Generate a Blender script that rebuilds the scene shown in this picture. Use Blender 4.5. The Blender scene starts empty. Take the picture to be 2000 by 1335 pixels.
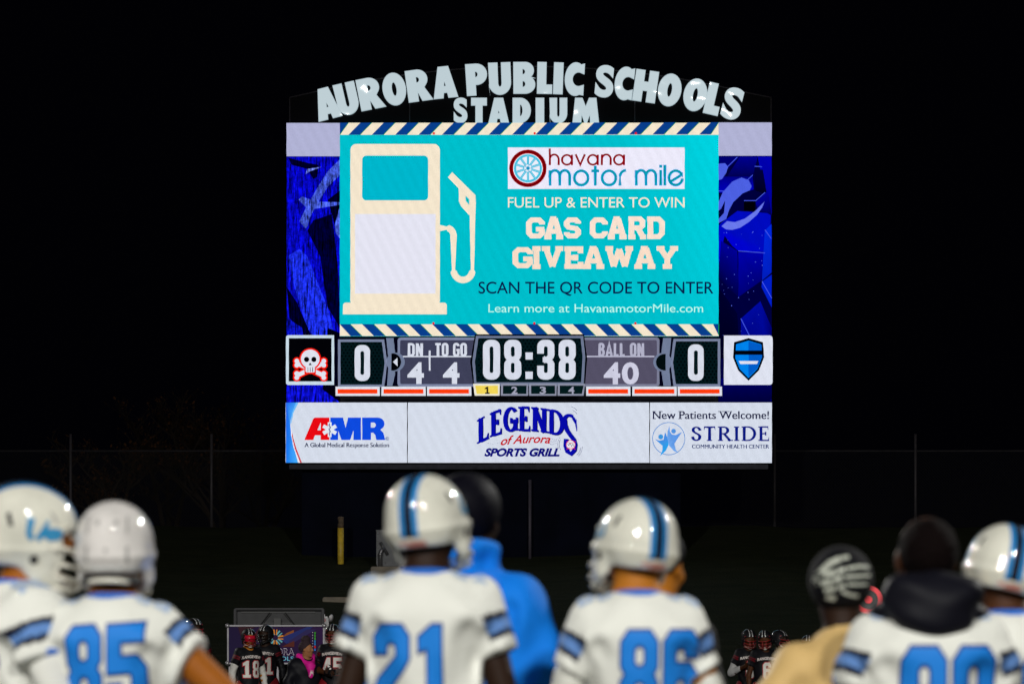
import bpy, bmesh, math, random
import numpy as np
from mathutils import Vector, Matrix, Euler
from mathutils.bvhtree import BVHTree
random.seed(7)
rng = np.random.default_rng(7)
S = bpy.context.scene
COL = S.collection
R = math.radians

# ------------------------------------------------------------------ camera
CAMZ = 1.39
cam = bpy.data.cameras.new('camera')
cam.lens = 135; cam.sensor_width = 36; cam.shift_y = 0.3103
cam.clip_start = 0.1; cam.clip_end = 2000
cam.dof.use_dof = True; cam.dof.focus_distance = 76; cam.dof.aperture_fstop = 5.2
camo = bpy.data.objects.new('camera', cam); COL.objects.link(camo)
camo.location = (0, 0, CAMZ); camo.rotation_euler = (R(90), 0, 0)
S.camera = camo
# ------------------------------------------------------------------ night sky
W = bpy.data.worlds.new('World'); S.world = W; W.use_nodes = True
bg = W.node_tree.nodes['Background']
bg.inputs[0].default_value = (0.25, 0.25, 0.6, 1); bg.inputs[1].default_value = 0.0016
# ------------------------------------------------------------------ stadium floodlights (four banks round the field; their mirror images show on the helmets)
def floodlight(name, loc, aim, power, size=2.6, col=(1.0, 0.985, 0.93), spread=40):
    l = bpy.data.lights.new(name, 'AREA'); l.shape = 'DISK'; l.size = size; l.energy = power; l.color = col
    l.spread = R(spread)
    o = bpy.data.objects.new(name, l); COL.objects.link(o); o.location = loc
    o.rotation_euler = (Vector(aim) - Vector(loc)).to_track_quat('-Z', 'Y').to_euler()
floodlight('floodlight', (-25, -53, 34), (0, 34, 1), 2300)
floodlight('floodlight', (19, -54, 35), (0, 34, 1), 2050)
floodlight('floodlight', (-52, 107, 36), (0, 12, 1), 2000)
floodlight('floodlight', (52, 66, 40), (0, 12, 1), 1500)
S.view_settings.view_transform = 'Standard'; S.view_settings.look = 'None'
S.view_settings.exposure = 0; S.view_settings.gamma = 1
S.cycles.max_bounces = 6; S.cycles.sample_clamp_indirect = 4

# ================================================================== helpers
def lin(c):
    return tuple(((v / 255) / 12.92 if v / 255 <= 0.04045 else ((v / 255 + 0.055) / 1.055) ** 2.4) for v in c[:3])

def tag(o, label=None, cat=None, group=None, kind=None):
    if label: o['label'] = label
    if cat: o['category'] = cat
    if group: o['group'] = group
    if kind: o['kind'] = kind
    return o

def empty(name, loc, rz=0.0, scale=1.0):
    o = bpy.data.objects.new(name, None); COL.objects.link(o)
    o.location = loc; o.rotation_euler = (0, 0, rz); o.scale = (scale,) * 3
    o.empty_display_size = 0.2
    return o

def link_mesh(name, me, mat=None, parent=None, smooth=False):
    o = bpy.data.objects.new(name, me); COL.objects.link(o)
    if mat is not None:
        for m in (mat if isinstance(mat, (list, tuple)) else [mat]):
            me.materials.append(m)
    if parent: o.parent = parent
    if smooth:
        me.polygons.foreach_set('use_smooth', [True] * len(me.polygons))
    return o

def mesh_from(verts, faces):
    me = bpy.data.meshes.new('m')
    me.from_pydata([tuple(v) for v in verts], [], [tuple(f) for f in faces])
    me.update()
    return me

class MB:
    """collects boxes, tubes and faces; build() links them as one mesh"""
    def __init__(s): s.v = []; s.f = []; s.mi = []; s.cur = 0
    def add(s, vs, fs):
        b = len(s.v); s.v += [tuple(v) for v in vs]
        for f in fs: s.f.append(tuple(i + b for i in f)); s.mi.append(s.cur)
        return s
    def box(s, lo, hi, bev=0.0, M=None):
        bm = bmesh.new(); bmesh.ops.create_cube(bm, size=1)
        lo = Vector(lo); hi = Vector(hi); c = (lo + hi) / 2; d = hi - lo
        for v in bm.verts: v.co = Vector((v.co.x * d.x, v.co.y * d.y, v.co.z * d.z)) + c
        if bev: bmesh.ops.bevel(bm, geom=bm.edges[:], offset=bev, segments=2, affect='EDGES')
        if M: bm.transform(M)
        bm.verts.index_update()
        s.add([v.co[:] for v in bm.verts], [[v.index for v in f.verts] for f in bm.faces]); bm.free(); return s
    def tube(s, pts, r, n=8, cap=True, flat=1.0):
        pts = [Vector(p) for p in pts]; m = len(pts)
        rr = r if isinstance(r, (list, tuple)) else [r] * m
        vs = []; up = None
        for i, p in enumerate(pts):
            t = (pts[min(i + 1, m - 1)] - pts[max(i - 1, 0)]).normalized()
            if up is None:
                up = Vector((0, 0, 1)) if abs(t.z) < 0.9 else Vector((1, 0, 0))
            a = t.cross(up).normalized(); b = a.cross(t).normalized(); up = b
            for k in range(n):
                th = 2 * math.pi * k / n
                vs.append(p + a * math.cos(th) * rr[i] * flat + b * math.sin(th) * rr[i])
        fs = []
        for i in range(m - 1):
            for k in range(n):
                fs.append((i * n + k, i * n + (k + 1) % n, (i + 1) * n + (k + 1) % n, (i + 1) * n + k))
        if cap:
            fs.append(tuple(range(n))[::-1]); fs.append(tuple((m - 1) * n + k for k in range(n)))
        return s.add(vs, fs)
    def ell(s, c, r, nu=20, nv=12, M=None):
        vs = []; fs = []
        for j in range(nv + 1):
            ph = math.pi * j / nv
            for i in range(nu):
                th = 2 * math.pi * i / nu
                v = Vector((r[0] * math.sin(ph) * math.cos(th), r[1] * math.sin(ph) * math.sin(th), r[2] * math.cos(ph)))
                if M: v = M @ v
                vs.append(v + Vector(c))
        for j in range(nv):
            for i in range(nu):
                fs.append((j * nu + i, (j + 1) * nu + i, (j + 1) * nu + (i + 1) % nu, j * nu + (i + 1) % nu))
        return s.add(vs, fs)
    def build(s, name, mat, parent=None, smooth=False):
        me = mesh_from(s.v, s.f)
        o = link_mesh(name, me, mat, parent, smooth)
        if any(s.mi): me.polygons.foreach_set('material_index', s.mi)
        return o

# ------------------------------------------------------------------ materials
def nm(name):
    m = bpy.data.materials.new(name); m.use_nodes = True
    nt = m.node_tree; return m, nt, nt.nodes['Principled BSDF']

def pmat(name, col, rough=0.6, metal=0.0, coat=0.0, bump=0.0, bscale=60.0, var=0.0, vscale=8.0, spec=0.5, trans=0.0, alpha=1.0):
    m, nt, p = nm(name)
    p.inputs['Base Color'].default_value = (*col, 1); p.inputs['Roughness'].default_value = rough
    p.inputs['Metallic'].default_value = metal; p.inputs['Coat Weight'].default_value = coat
    p.inputs['Coat Roughness'].default_value = 0.06; p.inputs['Specular IOR Level'].default_value = spec
    p.inputs['Transmission Weight'].default_value = trans; p.inputs['Alpha'].default_value = alpha
    tc = nt.nodes.new('ShaderNodeTexCoord')
    if var:
        n = nt.nodes.new('ShaderNodeTexNoise'); n.inputs['Scale'].default_value = vscale; n.inputs['Detail'].default_value = 6
        nt.links.new(tc.outputs['Object'], n.inputs['Vector'])
        mr = nt.nodes.new('ShaderNodeMapRange'); mr.inputs[1].default_value = 0.3; mr.inputs[2].default_value = 0.7
        mr.inputs[3].default_value = 1 - var; mr.inputs[4].default_value = 1 + var
        nt.links.new(n.outputs['Fac'], mr.inputs[0])
        mx = nt.nodes.new('ShaderNodeVectorMath'); mx.operation = 'SCALE'; mx.inputs[0].default_value = col
        nt.links.new(mr.outputs[0], mx.inputs['Scale']); nt.links.new(mx.outputs[0], p.inputs['Base Color'])
    if bump:
        n = nt.nodes.new('ShaderNodeTexNoise'); n.inputs['Scale'].default_value = bscale; n.inputs['Detail'].default_value = 4
        nt.links.new(tc.outputs['Object'], n.inputs['Vector'])
        b = nt.nodes.new('ShaderNodeBump'); b.inputs['Strength'].default_value = bump; b.inputs['Distance'].default_value = 0.01
        nt.links.new(n.outputs['Fac'], b.inputs['Height']); nt.links.new(b.outputs[0], p.inputs['Normal'])
    return m

def attr_mat(name, rough=0.75, coat=0.0, bump=0.25, bscale=35, sheen=0.0):
    m, nt, p = nm(name)
    p.inputs['Specular IOR Level'].default_value = 0.12
    a = nt.nodes.new('ShaderNodeAttribute'); a.attribute_name = 'Col'
    nt.links.new(a.outputs['Color'], p.inputs['Base Color'])
    p.inputs['Roughness'].default_value = rough; p.inputs['Coat Weight'].default_value = coat
    p.inputs['Sheen Weight'].default_value = sheen
    if bump:
        tc = nt.nodes.new('ShaderNodeTexCoord')
        n = nt.nodes.new('ShaderNodeTexNoise'); n.inputs['Scale'].default_value = bscale; n.inputs['Detail'].default_value = 3
        nt.links.new(tc.outputs['Object'], n.inputs['Vector'])
        b = nt.nodes.new('ShaderNodeBump'); b.inputs['Strength'].default_value = bump; b.inputs['Distance'].default_value = 0.01
        nt.links.new(n.outputs['Fac'], b.inputs['Height']); nt.links.new(b.outputs[0], p.inputs['Normal'])
    return m
CLOTH = attr_mat('woven_cloth')
CLOTH_SMOOTH = attr_mat('stretch_cloth', rough=0.55, bump=0.12, bscale=20)

def set_col(me, cols):
    """per-vertex linear colours"""
    at = me.color_attributes.new('Col', 'FLOAT_COLOR', 'POINT')
    c = np.ones((len(me.vertices), 4), np.float32); c[:, :3] = cols
    at.data.foreach_set('color', c.ravel())

def led_mat(name, grunge=False):
    """an LED wall: emits the picture's colour through a fine grid of lamps"""
    m = bpy.data.materials.new(name); m.use_nodes = True; nt = m.node_tree
    for n in list(nt.nodes): nt.nodes.remove(n)
    N = nt.nodes.new; L = nt.links.new
    out = N('ShaderNodeOutputMaterial'); em = N('ShaderNodeEmission')
    at = N('ShaderNodeAttribute'); at.attribute_name = 'Col'
    tc = N('ShaderNodeTexCoord'); sx = N('ShaderNodeSeparateXYZ'); L(tc.outputs['Object'], sx.inputs[0])
    def cosgrid(sock, pitch, amp=0.5):
        a = N('ShaderNodeMath'); a.operation = 'MULTIPLY'; a.inputs[1].default_value = 2 * math.pi / pitch; L(sock, a.inputs[0])
        c = N('ShaderNodeMath'); c.operation = 'COSINE'; L(a.outputs[0], c.inputs[0])
        d = N('ShaderNodeMath'); d.operation = 'MULTIPLY_ADD'; d.inputs[1].default_value = amp; d.inputs[2].default_value = 1.0; L(c.outputs[0], d.inputs[0])
        return d.outputs[0]
    g = N('ShaderNodeMath'); g.operation = 'MULTIPLY'
    sk = N('ShaderNodeMath'); sk.operation = 'MULTIPLY_ADD'; sk.inputs[1].default_value = -0.05; L(sx.outputs['Z'], sk.inputs[0]); L(sx.outputs['X'], sk.inputs[2])
    L(cosgrid(sk.outputs[0], 0.0258, 0.5), g.inputs[0]); L(cosgrid(sx.outputs['Z'], 0.0205, 0.25), g.inputs[1])
    # module-to-module and lamp-to-lamp brightness spread
    n1 = N('ShaderNodeTexNoise'); n1.inputs['Scale'].default_value = 26; n1.inputs['Detail'].default_value = 2; L(tc.outputs['Object'], n1.inputs['Vector'])
    mr = N('ShaderNodeMapRange'); mr.inputs[1].default_value = 0.3; mr.inputs[2].default_value = 0.7; mr.inputs[3].default_value = 0.97; mr.inputs[4].default_value = 1.03
    L(n1.outputs['Fac'], mr.inputs[0])
    g2 = N('ShaderNodeMath'); g2.operation = 'MULTIPLY'; L(g.outputs[0], g2.inputs[0]); L(mr.outputs[0], g2.inputs[1])
    fac = g2.outputs[0]
    if grunge:
        mp = N('ShaderNodeMapping'); mp.inputs['Scale'].default_value = (16, 1, 1.6); L(tc.outputs['Object'], mp.inputs['Vector'])
        n2 = N('ShaderNodeTexNoise'); n2.inputs['Scale'].default_value = 1.4; n2.inputs['Detail'].default_value = 9; n2.inputs['Roughness'].default_value = 0.7
        L(mp.outputs[0], n2.inputs['Vector'])
        m2 = N('ShaderNodeMapRange'); m2.inputs[1].default_value = 0.40; m2.inputs[2].default_value = 0.72; m2.inputs[3].default_value = 0.03; m2.inputs[4].default_value = 2.6
        L(n2.outputs['Fac'], m2.inputs[0])
        g3 = N('ShaderNodeMath'); g3.operation = 'MULTIPLY'; L(fac, g3.inputs[0]); L(m2.outputs[0], g3.inputs[1])
        n3 = N('ShaderNodeTexNoise'); n3.inputs['Scale'].default_value = 9; n3.inputs['Detail'].default_value = 8; n3.inputs['Roughness'].default_value = 0.8; L(tc.outputs['Object'], n3.inputs['Vector'])
        m3 = N('ShaderNodeMapRange'); m3.inputs[1].default_value = 0.40; m3.inputs[2].default_value = 0.66; m3.inputs[3].default_value = 0.45; m3.inputs[4].default_value = 1.6; L(n3.outputs['Fac'], m3.inputs[0])
        g4 = N('ShaderNodeMath'); g4.operation = 'MULTIPLY'; L(g3.outputs[0], g4.inputs[0]); L(m3.outputs[0], g4.inputs[1]); fac = g4.outputs[0]
    L(at.outputs['Color'], em.inputs['Color']); L(fac, em.inputs['Strength'])
    L(em.outputs[0], out.inputs['Surface'])
    return m
LED = led_mat('led_wall'); LED_GRUNGE = led_mat('led_wall_grunge', True)

# ------------------------------------------------------------------ lettering
_fc = {}
def font_mesh(txt, bold=0.0, shear=0.0, res=5):
    """flat outline of a text in the built-in font: verts (n,2), faces"""
    key = (txt, bold, shear)
    if key in _fc: return _fc[key]
    c = bpy.data.curves.new('t', 'FONT'); c.body = txt; c.size = 1; c.offset = bold; c.shear = shear; c.resolution_u = res
    o = bpy.data.objects.new('t', c); COL.objects.link(o)
    me = o.to_mesh()
    v = np.array([x.co[:2] for x in me.vertices]); f = [tuple(p.vertices) for p in me.polygons]
    o.to_mesh_clear(); bpy.data.objects.remove(o); bpy.data.curves.remove(c)
    _fc[key] = (v, f); return v, f
CAPH = font_mesh('H')[0][:, 1].max()

def arc(cx, cy, rx, ry, a0, a1, n=14):
    return [(cx + rx * math.cos(R(a0 + (a1 - a0) * i / n)), cy + ry * math.sin(R(a0 + (a1 - a0) * i / n))) for i in range(n + 1)]

def stroke(path, wv, wh, closed=False):
    """a pen stroke: wv = thickness of upright strokes, wh = of level ones. Returns the two edges"""
    p = np.array(path, float)
    if closed and np.allclose(p[0], p[-1]): p = p[:-1]
    n = len(p); Lh = []; Rh = []
    for i in range(n):
        ds = []
        if closed or i > 0: ds.append(p[i] - p[i - 1])
        if closed or i < n - 1: ds.append(p[(i + 1) % n] - p[i])
        ns = []; 
        for d in ds:
            d = d / (np.linalg.norm(d) + 1e-9); ns.append(np.array([-d[1], d[0]]))
        hw = [0.5 * math.hypot(q[0] * wv, q[1] * wh) for q in ns]
        if len(ns) == 1: off = ns[0] * hw[0]
        else:
            # miter: solve off.n0 = h0, off.n1 = h1
            A = np.array(ns); det = np.linalg.det(A)
            if abs(det) < 0.2: off = (ns[0] * hw[0] + ns[1] * hw[1]) / 2
            else:
                off = np.linalg.solve(A, np.array(hw)); 
                l = np.linalg.norm(off); mx = 2.2 * max(hw)
                if l > mx: off = off * mx / l
        Lh.append(p[i] + off); Rh.append(p[i] - off)
    if closed: Lh.append(Lh[0]); Rh.append(Rh[0])
    return Lh, Rh

class Screen:
    """a picture in px of the photo's own scale (1 px = 12 mm), laid in thin layers on a plane"""
    def __init__(s, D, px=0.012, ox=1000.0, oy=1288.0, oz=CAMZ, step=0.0012):
        s.D = D; s.px = px; s.ox = ox; s.oy = oy; s.oz = oz; s.step = step; s.k = 0
        s.v = []; s.f = []; s.c = []
    def raw(s, pts, faces, col, cols=None):
        b = len(s.v); y = s.D - s.k * s.step; s.k += 1
        for q in pts: s.v.append(((q[0] - s.ox) * s.px, y, s.oz + (s.oy - q[1]) * s.px))
        for i, f in enumerate(faces): s.f.append(tuple(j + b for j in f))
        if cols is None: s.c += [lin(col)] * len(pts)
        else: s.c += [lin(c) for c in cols]
    def poly(s, pts, col, cols=None): s.raw(pts, [tuple(range(len(pts)))], col, cols)
    def rect(s, x0, y0, x1, y1, col): s.poly([(x0, y0), (x1, y0), (x1, y1), (x0, y1)], col)
    def rrect(s, x0, y0, x1, y1, r, col, corners='1111'):
        pts = []
        for (cx, cy, a, on) in ((x1 - r, y0 + r, -90, corners[1]), (x1 - r, y1 - r, 0, corners[2]), (x0 + r, y1 - r, 90, corners[3]), (x0 + r, y0 + r, 180, corners[0])):
            if on == '1': pts += arc(cx, cy, r, r, a, a + 90, 6)
            else: pts.append((x0 if a in (90, 180) else x1, y0 if a in (-90, 180) else y1))
        s.poly(pts, col)
    def disc(s, x, y, r, col, ry=None): s.poly(arc(x, y, r, ry or r, 0, 360, 32)[:-1], col)
    def ring(s, x, y, r, w, col): s.line(arc(x, y, r, r, 0, 360, 40), w, col, closed=True)
    def line(s, path, w, col, wh=None, closed=False):
        a, b = stroke(path, w, w if wh is None else wh, closed)
        n = len(a); s.raw(list(a) + list(b), [(i, i + 1, n + i + 1, n + i) for i in range(n - 1)], col)
    def text(s, txt, x0, x1, base, cap, col, bold=0.0, shear=0.0, warp=None, fit=False):
        v, f = font_mesh(txt, bold, shear)
        lo = v[:, 0].min(); hi = v[:, 0].max()
        X = x0 + (v[:, 0] - lo) / (hi - lo) * (x1 - x0); Y = base - v[:, 1] / CAPH * cap
        if fit: Y = base - (v[:, 1] - v[:, 1].min()) / (v[:, 1].max() - v[:, 1].min()) * cap
        pts = list(zip(X, Y))
        if warp: pts = [warp(*q) for q in pts]
        s.raw(pts, f, col)
    def glyphs(s, txt, font, x0, x1, top, base, wv, wh, col, serif=None, gap=0.16, warp=None, space=0.35):
        """pen-stroke lettering; serif = (length, thickness) in px or None"""
        ws = [space if ch == ' ' else font[ch][0] for ch in txt]
        tot = sum(ws) + gap * (len(txt) - 1); H = base - top
        sc = (x1 - x0) / tot; x = x0
        for ch, w in zip(txt, ws):
            if ch != ' ':
                for st in font[ch][1]:
                    closed = st[0] == st[-1] and len(st) > 2
                    path = [(x + q[0] * sc, base - q[1] * H) for q in st]
                    if warp: path = [warp(*q) for q in path]
                    a, b = stroke(path, wv, wh, closed); n = len(a)
                    s.raw(list(a) + list(b), [(i, i + 1, n + i + 1, n + i) for i in range(n - 1)], col)
                    if serif and not closed:
                        for e, e2 in ((path[0], path[1]), (path[-1], path[-2])):
                            dx = abs(e[0] - e2[0]); dy = abs(e[1] - e2[1])
                            if dy > dx * 0.9 and (abs(e[1] - (warp(e[0], base)[1] if warp else base)) < H * 0.05 or abs(e[1] - (warp(e[0], top)[1] if warp else top)) < H * 0.05):
                                up = e[1] < e2[1]; t = serif[1]
                                y0 = e[1] if up else e[1] - t
                                q = [(e[0] - serif[0] / 2, y0), (e[0] + serif[0] / 2, y0), (e[0] + serif[0] / 2, y0 + t), (e[0] - serif[0] / 2, y0 + t)]
                                if warp: 
                                    k = (warp(e[0] + 1, base)[1] - warp(e[0] - 1, base)[1]) / 2
                                    q = [(a_, b_ + (a_ - e[0]) * k) for a_, b_ in q]
                                s.poly(q, col)
                            elif serif[0] and dx > dy and len(st) == 2 and serif[2]:
                                q = serif[2]; sg = 1 if e[1] < (base + top) / 2 else -1
                                if abs(e[1] - (base + top) / 2) < H * 0.2:
                                    s.poly([(e[0] - wh, e[1] - q * .6), (e[0], e[1] - q * .6), (e[0], e[1] + q * .6), (e[0] - wh, e[1] + q * .6)], col)
                                elif e[0] > path[0][0] or e[0] > path[-1][0] or ch == 'T':
                                    tx = wh if e[0] < x + w * sc * .5 else -wh
                                    s.poly([(e[0], e[1] - wh * .5 * sg), (e[0] + tx, e[1] - wh * .5 * sg), (e[0] + tx * .3, e[1] + q * sg), (e[0], e[1] + q * sg)], col)
            x += (w + gap) * sc
    def build(s, name, mat, parent):
        me = mesh_from(s.v, s.f); set_col(me, np.array(s.c, np.float32))
        return link_mesh(name, me, mat, parent)

def oct_path(x0, y0, x1, y1, c=0.16):
    return [(x0 + c, y0), (x1 - c, y0), (x1, y0 + c), (x1, y1 - c), (x1 - c, y1), (x0 + c, y1), (x0, y1 - c), (x0, y0 + c), (x0 + c, y0)]
# slab capitals
t = 0.12
SLAB = {
 'G': (.78, [[(.74, .66), (.74, .74), (.60, .88), (.24, .88), (.10, .74), (.10, .26), (.24, .12), (.60, .12), (.74, .26), (.74, .44)], [(.44, .44), (.84, .44)]]),
 'A': (.95, [[(.16, .06), (.42, .94)], [(.79, .06), (.53, .94)], [(.26, .34), (.69, .34)], [(.30, .93), (.60, .93)], [(.02, .07), (.36, .07)], [(.59, .07), (.93, .07)]]),
 'S': (.74, [[(.66, .70), (.66, .76), (.54, .88), (.22, .88), (.10, .76), (.10, .64), (.20, .53), (.56, .47), (.66, .36), (.66, .24), (.54, .12), (.22, .12), (.10, .24), (.10, .30)]]),
 'C': (.76, [[(.70, .66), (.70, .74), (.56, .88), (.24, .88), (.10, .74), (.10, .26), (.24, .12), (.56, .12), (.70, .26), (.70, .34)]]),
 'R': (.86, [[(.17, .06), (.17, .94)], [(.02, .93), (.58, .93), (.70, .82), (.70, .60), (.58, .50), (.20, .50)], [(.48, .50), (.72, .08)], [(.02, .07), (.36, .07)], [(.58, .07), (.88, .07)]]),
 'D': (.84, [[(.18, .06), (.18, .94)], [(.02, .92), (.58, .92), (.74, .76), (.74, .24), (.58, .08), (.02, .08)]]),
 'I': (.40, [[(.20, .06), (.20, .94)], [(.02, .93), (.38, .93)], [(.02, .07), (.38, .07)]]),
 'V': (.92, [[(.18, .94), (.46, .08)], [(.74, .94), (.46, .08)], [(.0, .93), (.36, .93)], [(.58, .93), (.92, .93)]]),
 'E': (.78, [[(.18, .06), (.18, .94)], [(.02, .92), (.72, .92), (.72, .70)], [(.02, .08), (.72, .08), (.72, .30)], [(.18, .50), (.50, .50)], [(.50, .36), (.50, .64)]]),
 'W': (1.2, [[(.15, .94), (.36, .08)], [(.60, .90), (.36, .08)], [(.60, .90), (.84, .08)], [(1.05, .94), (.84, .08)], [(.0, .93), (.34, .93)], [(.86, .93), (1.2, .93)]]),
 'Y': (.92, [[(.16, .94), (.46, .46)], [(.76, .94), (.46, .46)], [(.46, .06), (.46, .50)], [(.0, .93), (.34, .93)], [(.58, .93), (.92, .93)], [(.26, .07), (.66, .07)]]),
}
# geometric one-weight lower case (x-height 1, ascender 1.7)
def _bowl(cx, r): return arc(cx, .5, r, .5, 90, 450, 28)
GEO = {
 'h': (.86, [[(.07, 0), (.07, 1.5)], [(.07, .52)] + arc(.43, .52, .36, .44, 180, 0) + [(.79, 0)]]),
 'a': (1.0, [arc(.47, .48, .40, .44, 0, 360, 28), [(.88, 0), (.88, .94)]]),
 'v': (.84, [[(.04, .98), (.42, .04), (.80, .98)]]),
 'n': (.86, [[(.07, 0), (.07, .96)], [(.07, .52)] + arc(.43, .52, .36, .44, 180, 0) + [(.79, 0)]]),
 'm': (1.42, [[(.07, 0), (.07, .96)], [(.07, .60)] + arc(.37, .60, .31, .36, 180, 0) + [(.68, 0)], [(.68, .60)] + arc(.99, .60, .31, .36, 180, 0) + [(1.30, 0)]]),
 'o': (1.02, [arc(.5, .48, .43, .45, 0, 360, 28)]),
 't': (.52, [[(.26, 0), (.26, 1.25)], [(.02, .92), (.50, .92)]]),
 'r': (.5, [[(.07, 0), (.07, .55)] + arc(.45, .55, .38, .41, 180, 90, 8)]),
 'i': (.16, [[(.08, 0), (.08, .98)], [(.08, 1.12), (.08, 1.3)]]),
 'l': (.16, [[(.08, 0), (.08, 1.3)]]),
 'e': (1.02, [[(.14, .22), (.88, .68)] + arc(.5, .48, .42, .45, 24, 355, 28)]),
}
# narrow rounded capitals and figures of the score graphics
def _rr(x0, y0, x1, y1, r): 
    return arc(x1 - r, y1 - r, r, r, 90, 0, 5) + arc(x1 - r, y0 + r, r, r, 0, -90, 5) + arc(x0 + r, y0 + r, r, r, -90, -180, 5) + arc(x0 + r, y1 - r, r, r, 180, 90, 5) + [(x1 - r, y1)]
NAR = {
 'D': (.52, [[(.09, .0), (.09, 1)], [(.06, .93), (.26, .93)] + arc(.26, .78, .19, .15, 80, 0, 5) + arc(.26, .22, .19, .15, 0, -80, 5) + [(.26, .07), (.06, .07)]]),
 'N': (.54, [[(.09, 0), (.09, 1)], [(.45, 0), (.45, 1)], [(.11, .95), (.43, .05)]]),
 'T': (.46, [[(.23, 0), (.23, .95)], [(.0, .93), (.46, .93)]]),
 'O': (.5, [_rr(.08, .06, .42, .94, .15)]),
 'G': (.5, [arc(.27, .78, .15, .16, 0, 90, 5) + arc(.23, .78, .15, .16, 90, 180, 5) + arc(.23, .22, .15, .16, 180, 270, 5) + arc(.27, .22, .15, .16, -90, 0, 5) + [(.42, .48), (.25, .48)]]),
 'B': (.5, [[(.09, .04), (.09, .96)], [(.06, .94)] + arc(.26, .76, .14, .18, 90, -60, 6) + [(.2, .52)], [(.2, .52)] + arc(.27, .28, .15, .22, 70, -90, 6) + [(.06, .06)]]),
 'A': (.54, [[(.06, 0), (.27, .98), (.48, 0)], [(.13, .26), (.41, .26)]]),
 'L': (.4, [[(.09, .0), (.09, 1)], [(.06, .06), (.40, .06)]]),
}
# book serif capitals (stroke contrast comes from the pen widths)
SER = {
 'S': (.58, [[(.50, .72), (.49, .80)] + arc(.29, .76, .19, .19, 20, 180, 8) + [(.14, .64), (.26, .54), (.40, .46), (.50, .34)] + arc(.29, .25, .20, .21, 15, -160, 9) + [(.07, .30)]]),
 'T': (.74, [[(.37, .0), (.37, .96)], [(.04, .96), (.70, .96)]]),
 'R': (.80, [[(.16, 0), (.16, 1)], [(.16, .96)] + arc(.36, .73, .22, .23, 90, -90, 8) + [(.16, .50)], [(.36, .50), (.72, .0)]]),
 'I': (.36, [[(.18, 0), (.18, 1)]]),
 'D': (.86, [[(.16, 0), (.16, 1)], [(.16, .97)] + arc(.36, .5, .40, .47, 90, -90, 12) + [(.16, .03)]]),
 'E': (.66, [[(.16, 0), (.16, 1)], [(.16, .97), (.58, .97)], [(.16, .03), (.62, .03)], [(.16, .5), (.46, .5)]]),
 'L': (.64, [[(.16, 0), (.16, 1)], [(.16, .03), (.60, .03)]]),
 'G': (.80, [arc(.42, .5, .32, .47, 40, 320, 18), [(.66, .02), (.66, .44)], [(.50, .44), (.82, .44)]]),
 'N': (.86, [[(.16, 0), (.16, 1)], [(.16, 1), (.68, .0)], [(.68, .0), (.68, 1)]]),
}

# ================================================================== the setting
YB = 69.0; SLOPE = 0.18; YT = 95.0
def gz(y):
    if y < YB: return 0.0
    if y < YT: return (y - YB) * SLOPE
    return (YT - YB) * SLOPE + 0.02 * min(y - YT, 60)
def ground():
    ys = sorted(set([-140, -60, -20, 0, 20, 40, 55, 66] + [YB + i * 1.0 for i in range(0, 27)] + [100, 110, 130, 170, 260, 500, 1200]))
    xs = list(np.concatenate([[-900, -300, -120, -60], np.linspace(-40, 40, 81), [60, 120, 300, 900]]))
    v = []; f = []
    for y in ys:
        for x in xs:
            z = gz(y)
            if 66 < y < 110 and abs(x) < 41: z += 0.05 * (math.sin(x * 1.3 + y) * math.sin(y * 0.9 - x * .4)) * min(1, (y - 66) / 5)
            v.append((x, y, z))
    n = len(xs)
    for j in range(len(ys) - 1):
        for i in range(n - 1): f.append((j * n + i, j * n + i + 1, (j + 1) * n + i + 1, (j + 1) * n + i))
    m, nt, p = nm('grass_ground')
    tc = nt.nodes.new('ShaderNodeTexCoord')
    n1 = nt.nodes.new('ShaderNodeTexNoise'); n1.inputs['Scale'].default_value = 0.9; n1.inputs['Detail'].default_value = 8; n1.inputs['Roughness'].default_value = 0.7
    mp = nt.nodes.new('ShaderNodeMapping'); mp.inputs['Scale'].default_value = (1, 3.2, 3.2)
    nt.links.new(tc.outputs['Object'], mp.inputs['Vector']); nt.links.new(mp.outputs[0], n1.inputs['Vector'])
    cr = nt.nodes.new('ShaderNodeValToRGB')
    cr.color_ramp.elements[0].position = 0.3; cr.color_ramp.elements[0].color = (0.010, 0.016, 0.006, 1)
    cr.color_ramp.elements[1].position = 0.75; cr.color_ramp.elements[1].color = (0.034, 0.036, 0.016, 1)
    nt.links.new(n1.outputs['Fac'], cr.inputs[0]); nt.links.new(cr.outputs[0], p.inputs['Base Color'])
    p.inputs['Roughness'].default_value = 0.95; p.inputs['Specular IOR Level'].default_value = 0.1
    n2 = nt.nodes.new('ShaderNodeTexNoise'); n2.inputs['Scale'].default_value = 18; n2.inputs['Detail'].default_value = 6
    nt.links.new(tc.outputs['Object'], n2.inputs['Vector'])
    b = nt.nodes.new('ShaderNodeBump'); b.inputs['Distance'].default_value = 0.15; b.inputs['Strength'].default_value = 0.9
    nt.links.new(n2.outputs['Fac'], b.inputs['Height']); nt.links.new(b.outputs[0], p.inputs['Normal'])
    o = link_mesh('ground', mesh_from(v, f), m, None, True); tag(o, kind='structure')
ground()
def P(px, py, d):
    """the point of the world that the photo shows at px, py, d metres off"""
    return Vector(((px - 1000) * d / 7500, d, CAMZ + (1288 - py) * d / 7500))

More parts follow.
